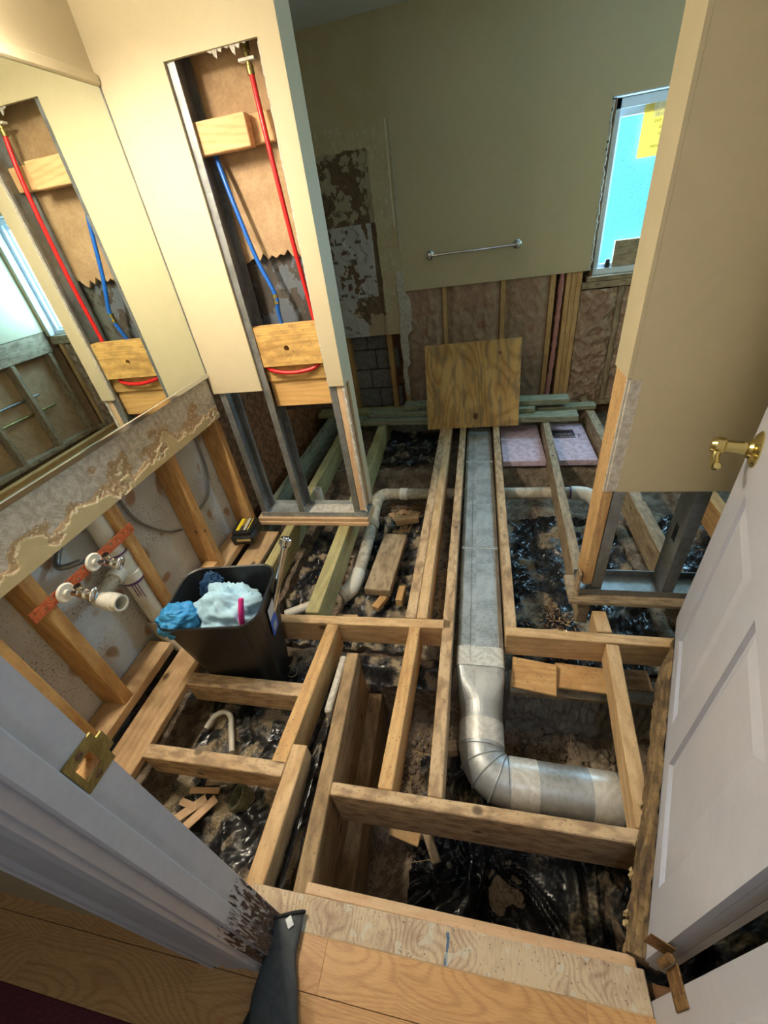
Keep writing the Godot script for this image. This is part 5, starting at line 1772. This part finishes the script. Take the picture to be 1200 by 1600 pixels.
func make_can() -> void:
	var base := Vector3(-0.917, -0.205, -0.902)
	var b := thing("waste_bin", "black plastic waste bin full of blue rags standing between the joists", "bin", base)
	b.rotation.y = 0.14
	var st := begin()
	var rim := 0.505
	var off := Vector3(-0.005, 0, -0.006)
	var rings := []
	for k in 7:
		var t := k / 6.0
		rings.append(round_rect(rim * t, lerpf(0.122, 0.180, t), lerpf(0.090, 0.150, t), lerpf(0.05, 0.062, t), off * t))
	loft(st, rings)
	# rolled rim and inner wall
	var lip := [round_rect(rim, 0.180, 0.150, 0.062, off), round_rect(rim + 0.004, 0.186, 0.156, 0.066, off), round_rect(rim + 0.009, 0.183, 0.153, 0.064, off), round_rect(rim + 0.006, 0.177, 0.147, 0.060, off)]
	loft(st, lip)
	put(st.commit(), "shell", M.black_bin, b)
	var s2 := begin()
	var inner := []
	for k in 4:
		var t := 0.35 + 0.65 * k / 3.0
		inner.append(round_rect(rim * t + 0.004, lerpf(0.122, 0.180, t) - 0.003, lerpf(0.090, 0.150, t) - 0.003, lerpf(0.05, 0.062, t), off * t))
	loft(s2, inner)
	put(s2.commit(), "lining", M.black_bin, b)
	put(box_mesh(Vector3(0.25, 0.006, 0.19), 0.002), "bottom", M.black_bin, b, Transform3D(Basis(), Vector3(0, 0.003, 0)))
	# paper label on the right side
	var tex := paint(64, 128, func(x: int, y: int) -> Color:
		if y < 52: return rgb8(214, 214, 216) if not (y % 9 < 2 and x > 8 and x < 52) else rgb8(120, 124, 132)
		if y > 84 and x > 14 and x < 50 and y < 118: return rgb8(226, 226, 228) if (x / 3) % 2 == 0 else rgb8(40, 60, 110)
		return rgb8(44, 96, 190))
	var lm := mat(0.5, tex)
	var tilt := atan2(0.186 - 0.128, rim)
	var q := Basis(Vector3(0, 0, 1), -tilt)
	var lab := grid_mesh(Vector3(0, -0.075, -0.032), Vector3(0, 0, 0.064), Vector3(0, 0.15, 0), 2, 2, Vector3(1, 0, 0), func(_s: float, _t: float) -> float: return 0.0)
	var lmf := flip_v(lm)
	lmf.uv1_scale.x = -1
	put(lab, "label_sticker", lmf, b, Transform3D(q, Vector3(0.1675, 0.38, 0.0)))
	# contents
	var g := "rags in the black bin"
	var r1 := put(rag_mesh(0.15, 0.122, 0.14, 5.0), "cleaning_rag", M.rag, null, Transform3D(Basis(), base + Vector3(0.008, 0.40, 0.0)))
	tag(r1, "pale blue crumpled cleaning rag heaped in the black bin", "rag", g)
	var r2 := put(rag_mesh(0.078, 0.062, 0.062, 9.0), "rubber_glove", M.blue_glove, null, Transform3D(Basis.from_euler(Vector3(0.3, 0.4, 0.2)), base + Vector3(-0.118, 0.49, 0.10)))
	tag(r2, "bright blue rubber glove hanging over the near left corner of the bin", "glove", g)
	var r3 := put(rag_mesh(0.05, 0.035, 0.09, 14.0), "dark_cloth", M.navy, null, Transform3D(Basis(Vector3(0, 0, 1), -0.5), base + Vector3(-0.105, 0.455, -0.09)))
	tag(r3, "navy cloth tucked in the far corner of the black bin", "cloth", g)
	var hd := tube("pink_handle", [base + Vector3(0.10, 0.42, 0.075), base + Vector3(0.115, 0.50, 0.06), base + Vector3(0.118, 0.545, 0.035)], [0.012, 0.013, 0.013, 0.013, 0.013, 0.013, 0.012, 0.012, 0.011], M.pink, null, 14, 4, 0.7)
	tag(hd, "pink tool handle sticking out of the blue rags", "tool handle")
	var tl := thing("drain_tailpiece", "chrome tube with a round nut leaning in the far right corner of the bin", "tube", base + Vector3(0.125, 0.30, -0.02))
	var dirv := Vector3(0.13, 0.40, -0.16).normalized()
	lathe("tube", Vector3.ZERO, dirv, [[0, 0], [0.0125, 0], [0.0125, 0.385], [0, 0.385]], M.chrome, tl, 20)
	lathe("nut", dirv * 0.37, dirv, [[0, 0], [0.017, 0], [0.022, 0.008], [0.022, 0.03], [0.018, 0.033], [0.012, 0.033], [0.012, 0.025], [0, 0.025]], M.chrome, tl, 20)


func rag_mesh(rx: float, rz: float, ry: float, at: float) -> ArrayMesh:
	var rows := 40
	var cols := 60
	var pos := PackedVector3Array()
	for j in rows + 1:
		var th := PI * j / rows
		for i in cols + 1:
			var ph := TAU * (i % cols) / cols
			var d := Vector3(sin(th) * cos(ph), cos(th), sin(th) * sin(ph))
			var k := n_soft.get_noise_3d(d.x * 1.7 + at, d.y * 1.7, d.z * 1.7)
			var k2 := n_soft.get_noise_3d(d.x * 4.0 + at, d.y * 4.0 + 9.0, d.z * 4.0)
			var k3 := n_soft.get_noise_3d(d.x * 2.6 + at + 30.0, d.y * 2.6, d.z * 2.6)
			var u := d.x * 0.75 + d.z * 0.66
			var q := n_soft.get_noise_3d(u * 3.2 + at, d.y * 0.9, (d.z - d.x) * 0.9)
			var q2 := n_soft.get_noise_3d((d.z - d.x * 0.4) * 4.2 + at, d.y * 1.2 + 7.0, u * 1.1)
			var e := 0.86 + 0.16 * k + 0.10 * pow(1.0 - absf(q), 5.0) + 0.08 * pow(1.0 - absf(q2), 6.0) + 0.05 * absf(k3) + 0.02 * k2
			pos.append(Vector3(d.x * rx, d.y * ry, d.z * rz) * e)
	var st := begin()
	st.set_smooth_group(0)
	for j in rows:
		for i in cols:
			var a := j * (cols + 1) + i
			for k in [a, a + cols + 1, a + 1, a + 1, a + cols + 1, a + cols + 2]:
				st.add_vertex(pos[k])
	st.index()
	st.generate_normals()
	return st.commit()


# ---------------------------------------------------------------- battery, glove
func make_small_things() -> void:
	var b := thing("tool_battery", "black power tool battery with yellow label on the plate by the partition corner", "battery", Vector3(-1.205, 0.0455, -1.555))
	b.rotation.y = 0.12
	put(box_mesh(Vector3(0.125, 0.055, 0.15), 0.012), "case", M.black_plastic, b, Transform3D(Basis(), Vector3(0, 0.0275, 0)))
	put(box_mesh(Vector3(0.10, 0.026, 0.13), 0.01), "slide_top", M.black_plastic, b, Transform3D(Basis(), Vector3(0.0, 0.066, -0.004)))
	var tex := paint(64, 96, func(x: int, y: int) -> Color:
		if x < 16: return rgb8(232, 210, 44)
		if x < 34: return rgb8(150, 124, 52) if y < 60 else rgb8(60, 56, 44)
		if x < 46: return rgb8(214, 212, 208) if y % 12 < 9 else rgb8(110, 104, 100)
		if x > 52 and x < 58: return rgb8(226, 206, 60)
		return rgb8(34, 33, 30))
	put(grid_mesh(Vector3(-0.03, 0.0796, -0.058), Vector3(0.075, 0, 0), Vector3(0, 0, 0.105), 1, 1, Vector3.UP, func(_s: float, _t: float) -> float: return 0.0), "yellow_label", mat(0.5, tex), b)
	put(box_mesh(Vector3(0.075, 0.014, 0.002), 0.0006), "side_label", mat(0.5, null, Color8(170, 150, 96)), b, Transform3D(Basis(), Vector3(0.01, 0.034, 0.0752)))
	# work glove on the laminate
	var g := thing("work_glove", "dark grey knitted work glove lying on the laminate at the doorway", "glove", Vector3(-0.405, 0.017, -0.025))
	g.rotation.y = 0.34
	g.scale = Vector3(1.1, 1.1, 1.1)
	var path := [[-0.132, 0.036, 0.012, 0.018], [-0.11, 0.035, 0.013, 0.014], [-0.09, 0.035, 0.013, 0.008], [-0.075, 0.034, 0.013, 0.004], [-0.06, 0.037, 0.014, 0.0], [-0.03, 0.044, 0.016, -0.004], [0.0, 0.048, 0.017, -0.006], [0.04, 0.047, 0.016, -0.004], [0.065, 0.042, 0.014, 0.0], [0.08, 0.03, 0.010, 0.0]]
	var rings := []
	for p in path:
		var ring := PackedVector3Array()
		for k in 28:
			var a := TAU * k / 28
			var wob := 1.0 + 0.05 * n_soft.get_noise_2d(p[0] * 30.0, a * 1.5)
			ring.append(Vector3(p[3] + cos(a) * p[1] * wob, p[2] + sin(a) * p[2] * (1.0 if sin(a) > 0 else 0.95), p[0]))
		rings.append(ring)
	var st := begin()
	loft_smooth(st, rings)
	put(st.commit(), "palm", M.knit, g)
	for k in 4:
		var x := -0.034 + k * 0.022
		var ln: float = [0.062, 0.078, 0.074, 0.058][k]
		tube("finger", [Vector3(x, 0.013, 0.055), Vector3(x * 1.15, 0.014, 0.07 + ln * 0.4), Vector3(x * 1.3, 0.011, 0.07 + ln)], [0.0115, 0.0115, 0.0115, 0.0115, 0.011, 0.0105, 0.010, 0.009, 0.006], M.knit_dark, g, 12, 4)
	tube("thumb", [Vector3(-0.035, 0.013, -0.01), Vector3(-0.058, 0.013, 0.02), Vector3(-0.064, 0.011, 0.052)], [0.013, 0.013, 0.013, 0.0125, 0.012, 0.0115, 0.011, 0.01, 0.006], M.knit_dark, g, 12, 4)
	# cuff hem: a rolled edge round the opening
	var hem := []
	for k in 29:
		var a := TAU * k / 28
		hem.append(Vector3(0.018 + cos(a) * 0.0365, 0.0125 + sin(a) * 0.0125, -0.132))
	tube("cuff_hem", hem, 0.0034, M.knit_dark, g, 8, 0)
	var mouth := begin()
	var cc := Vector3(0.018, 0.0125, -0.128)
	for k in 28:
		tri(mouth, cc, hem[k] + Vector3(0, 0, 0.004), hem[k + 1] + Vector3(0, 0, 0.004), Vector3(0, 0, -1))
	put(mouth.commit(), "cuff_opening", M.steel, g)
	put(box_mesh(Vector3(0.013, 0.0016, 0.018), 0.0004), "size_tag", M.white_cloth, g, Transform3D(Basis(Vector3(0, 1, 0), 0.4), Vector3(0.026, 0.0275, -0.118)))


func loft_smooth(st: SurfaceTool, rings: Array) -> void:
	st.set_smooth_group(0)
	var n: int = rings[0].size()
	for i in rings.size() - 1:
		for k in n:
			var k2 := (k + 1) % n
			for v in [rings[i][k], rings[i][k2], rings[i + 1][k], rings[i][k2], rings[i + 1][k2], rings[i + 1][k]]:
				st.add_vertex(v)
	st.index()
	st.generate_normals()


# ---------------------------------------------------------------- scraps, rubble, straw
func scrap(label: String, a: Vector3, b: Vector3, w: float, h: float, m: Material, roll := 0.0, group := "wood scraps under the floor") -> void:
	tag(board("wood_scrap", a, b, w, h, m, null, 0.003, roll), label, "wood scrap", group)


func rock_mesh(at: float) -> ArrayMesh:
	return lump_mesh(Vector3(1, 0.6, 0.85), 0.45, 1.4, at, 5, 7, false)


func scatter(called: String, label: String, category: String, mesh: Mesh, m: Material, list: Array) -> void:
	var mm := MultiMesh.new()
	mm.transform_format = MultiMesh.TRANSFORM_3D
	mm.mesh = mesh
	mm.instance_count = list.size()
	for k in list.size():
		mm.set_instance_transform(k, list[k])
	var o := MultiMeshInstance3D.new()
	o.multimesh = mm
	o.material_override = m
	o.name = numbered(called)
	add_child(o)
	tag(o, label, category, "", "stuff")


func cloud(n: int, c: Vector2, r: Vector2, size: float, y: Callable, flat := 1.0) -> Array:
	var out := []
	for k in n:
		var a := rng.randf() * TAU
		var q := sqrt(rng.randf())
		var x := c.x + cos(a) * q * r.x
		var z := c.y + sin(a) * q * r.y
		var s := size * (0.4 + rng.randf() * 1.0)
		var b := Basis.from_euler(Vector3(rng.randf() * TAU if flat >= 1.0 else rng.randf() * 0.4, rng.randf() * TAU, rng.randf() * TAU if flat >= 1.0 else rng.randf() * 0.3)).scaled(Vector3(s, s * flat, s))
		out.append(Transform3D(b, Vector3(x, float(y.call(x, z)) + s * 0.3 * flat, z)))
	return out


func make_debris() -> void:
	scrap("thick weathered plank offcut lying on the black sheet left of the doubled joist", Vector3(-0.487, -0.155, -1.40), Vector3(-0.462, -0.16, -1.85), 0.135, 0.045, M.weathered)
	scrap("small block beside the plank offcut, next to the doubled joist", Vector3(-0.375, -0.19, -1.37), Vector3(-0.37, -0.19, -1.47), 0.035, 0.045, M.joist_warm)
	scrap("small wedge of wood under the near end of the plank offcut", Vector3(-0.49, -0.205, -1.33), Vector3(-0.45, -0.20, -1.42), 0.04, 0.03, M.joist_warm)
	scrap("little square offcut behind the pale header", Vector3(-0.66, -0.195, -1.24), Vector3(-0.56, -0.195, -1.245), 0.05, 0.04, M.joist)
	scrap("short chunk of split wood on the rubble by the drain bend", Vector3(-0.50, -0.19, -2.04), Vector3(-0.36, -0.19, -2.08), 0.05, 0.045, M.joist)
	scrap("brown sheathing offcut under the right header next to the duct", Vector3(0.135, -0.125, -0.985), Vector3(0.298, -0.13, -0.965), 0.12, 0.016, M.joist_warm, 0.18)
	scrap("brown sheathing offcut in the middle under the right header", Vector3(0.30, -0.145, -1.0), Vector3(0.475, -0.145, -0.99), 0.10, 0.016, M.joist_warm, 0.1)
	scrap("grey-brown offcut under the right header nearest the door", Vector3(0.49, -0.15, -1.01), Vector3(0.63, -0.15, -1.01), 0.085, 0.016, M.weathered)
	scrap("long pale board lying under the right header along the footing", Vector3(0.13, -0.215, -1.0), Vector3(0.80, -0.215, -1.0), 0.10, 0.022, M.weathered)
	scrap("square sheathing offcut behind the right header", Vector3(0.20, -0.14, -1.145), Vector3(0.345, -0.14, -1.16), 0.11, 0.014, M.joist_warm)
	scrap("short board stub at the side of the duct elbow", Vector3(-0.16, -0.20, -0.70), Vector3(-0.065, -0.20, -0.72), 0.04, 0.05, M.joist_dirty)
	scrap("split board end in the pit under the cross board", Vector3(-0.30, -0.44, -0.52), Vector3(-0.19, -0.45, -0.50), 0.06, 0.03, M.joist_warm, 0.3)
	scrap("narrow strip of wood in the pit under the cross board", Vector3(-0.19, -0.44, -0.55), Vector3(-0.13, -0.47, -0.44), 0.03, 0.02, M.weathered, 0.4)
	var ys := -0.186
	var sp := [[-0.985, -0.35, -0.90, -0.43, 0.030], [-0.95, -0.315, -0.865, -0.435, 0.030], [-0.99, -0.41, -0.93, -0.40, 0.022], [-0.975, -0.445, -0.865, -0.458, 0.020], [-0.93, -0.475, -0.80, -0.50, 0.020], [-0.87, -0.505, -0.79, -0.51, 0.024]]
	var lb := ["broad splinter of new wood nearest the door frame", "long splinter of new wood beside the olive fitting", "stubby splinter of new wood against the door frame", "splinter of new wood lying crosswise on the sand", "thin grey splinter under the near blocking", "flat splinter tucked under the near blocking"]
	for k in sp.size():
		var s: Array = sp[k]
		tag(board("wood_splinter", Vector3(s[0], ys, s[1]), Vector3(s[2], ys + 0.004, s[3]), s[4], 0.006, M.plate if k < 4 else M.weathered, null, 0.001), lb[k], "wood splinter", "splinters on the ground sheet")
	# rubble
	scatter("rubble", "grey clods and broken mortar below the concrete footing", "rubble", rock_mesh(1.0), M.clod, cloud(420, Vector2(0.36, -0.82), Vector2(0.22, 0.15), 0.016, ground_y) + cloud(40, Vector2(0.36, -0.84), Vector2(0.2, 0.11), 0.04, ground_y, 0.5))
	scatter("rubble", "pale broken plaster rubble inside the drain bend", "rubble", rock_mesh(3.0), M.chip, cloud(260, Vector2(-0.47, -2.12), Vector2(0.13, 0.12), 0.022, over, 0.8))
	scatter("soil_clods", "brown clods of soil in the pit beside the duct", "soil", rock_mesh(5.0), M.dirt, cloud(420, Vector2(-0.17, -0.70), Vector2(0.14, 0.26), 0.012, ground_y) + cloud(300, Vector2(-0.02, -1.6), Vector2(0.2, 0.5), 0.013, ground_y))
	scatter("wood_chips", "yellow wood chips between the doubled joist and the duct", "wood chips", box_mesh(Vector3(1, 0.08, 0.25), 0.0), M.chip, cloud(300, Vector2(-0.155, -1.45), Vector2(0.035, 0.32), 0.03, func(x: float, z: float) -> float: return ground_y(x, z) + 0.03, 0.5) + cloud(160, Vector2(0.34, -1.3), Vector2(0.12, 0.16), 0.014, func(x: float, z: float) -> float: return ground_y(x, z) + 0.035, 0.5))
	scatter("dead_straw", "dry straw and stalks on the pit soil", "straw", box_mesh(Vector3(1, 0.02, 0.02), 0.0), M.straw, cloud(26, Vector2(-0.17, -0.68), Vector2(0.13, 0.24), 0.09, func(x: float, z: float) -> float: return ground_y(x, z) + 0.015) + cloud(30, Vector2(0.3, -0.82), Vector2(0.25, 0.14), 0.09, func(x: float, z: float) -> float: return ground_y(x, z) + 0.02) + cloud(40, Vector2(0.45, -2.42), Vector2(0.4, 0.1), 0.06, func(x: float, z: float) -> float: return ground_y(x, z) + 0.02))
	scatter("bark_debris", "dark bark and leaf debris among the joists", "debris", box_mesh(Vector3(1, 0.1, 0.4), 0.0), M.dark_wood, cloud(240, Vector2(-0.85, -1.6), Vector2(0.12, 0.45), 0.03, over, 0.6) + cloud(180, Vector2(-0.5, -2.3), Vector2(0.18, 0.2), 0.03, over, 0.6) + cloud(160, Vector2(0.34, -1.3), Vector2(0.14, 0.2), 0.016, func(x: float, z: float) -> float: return ground_y(x, z) + 0.035, 0.6))
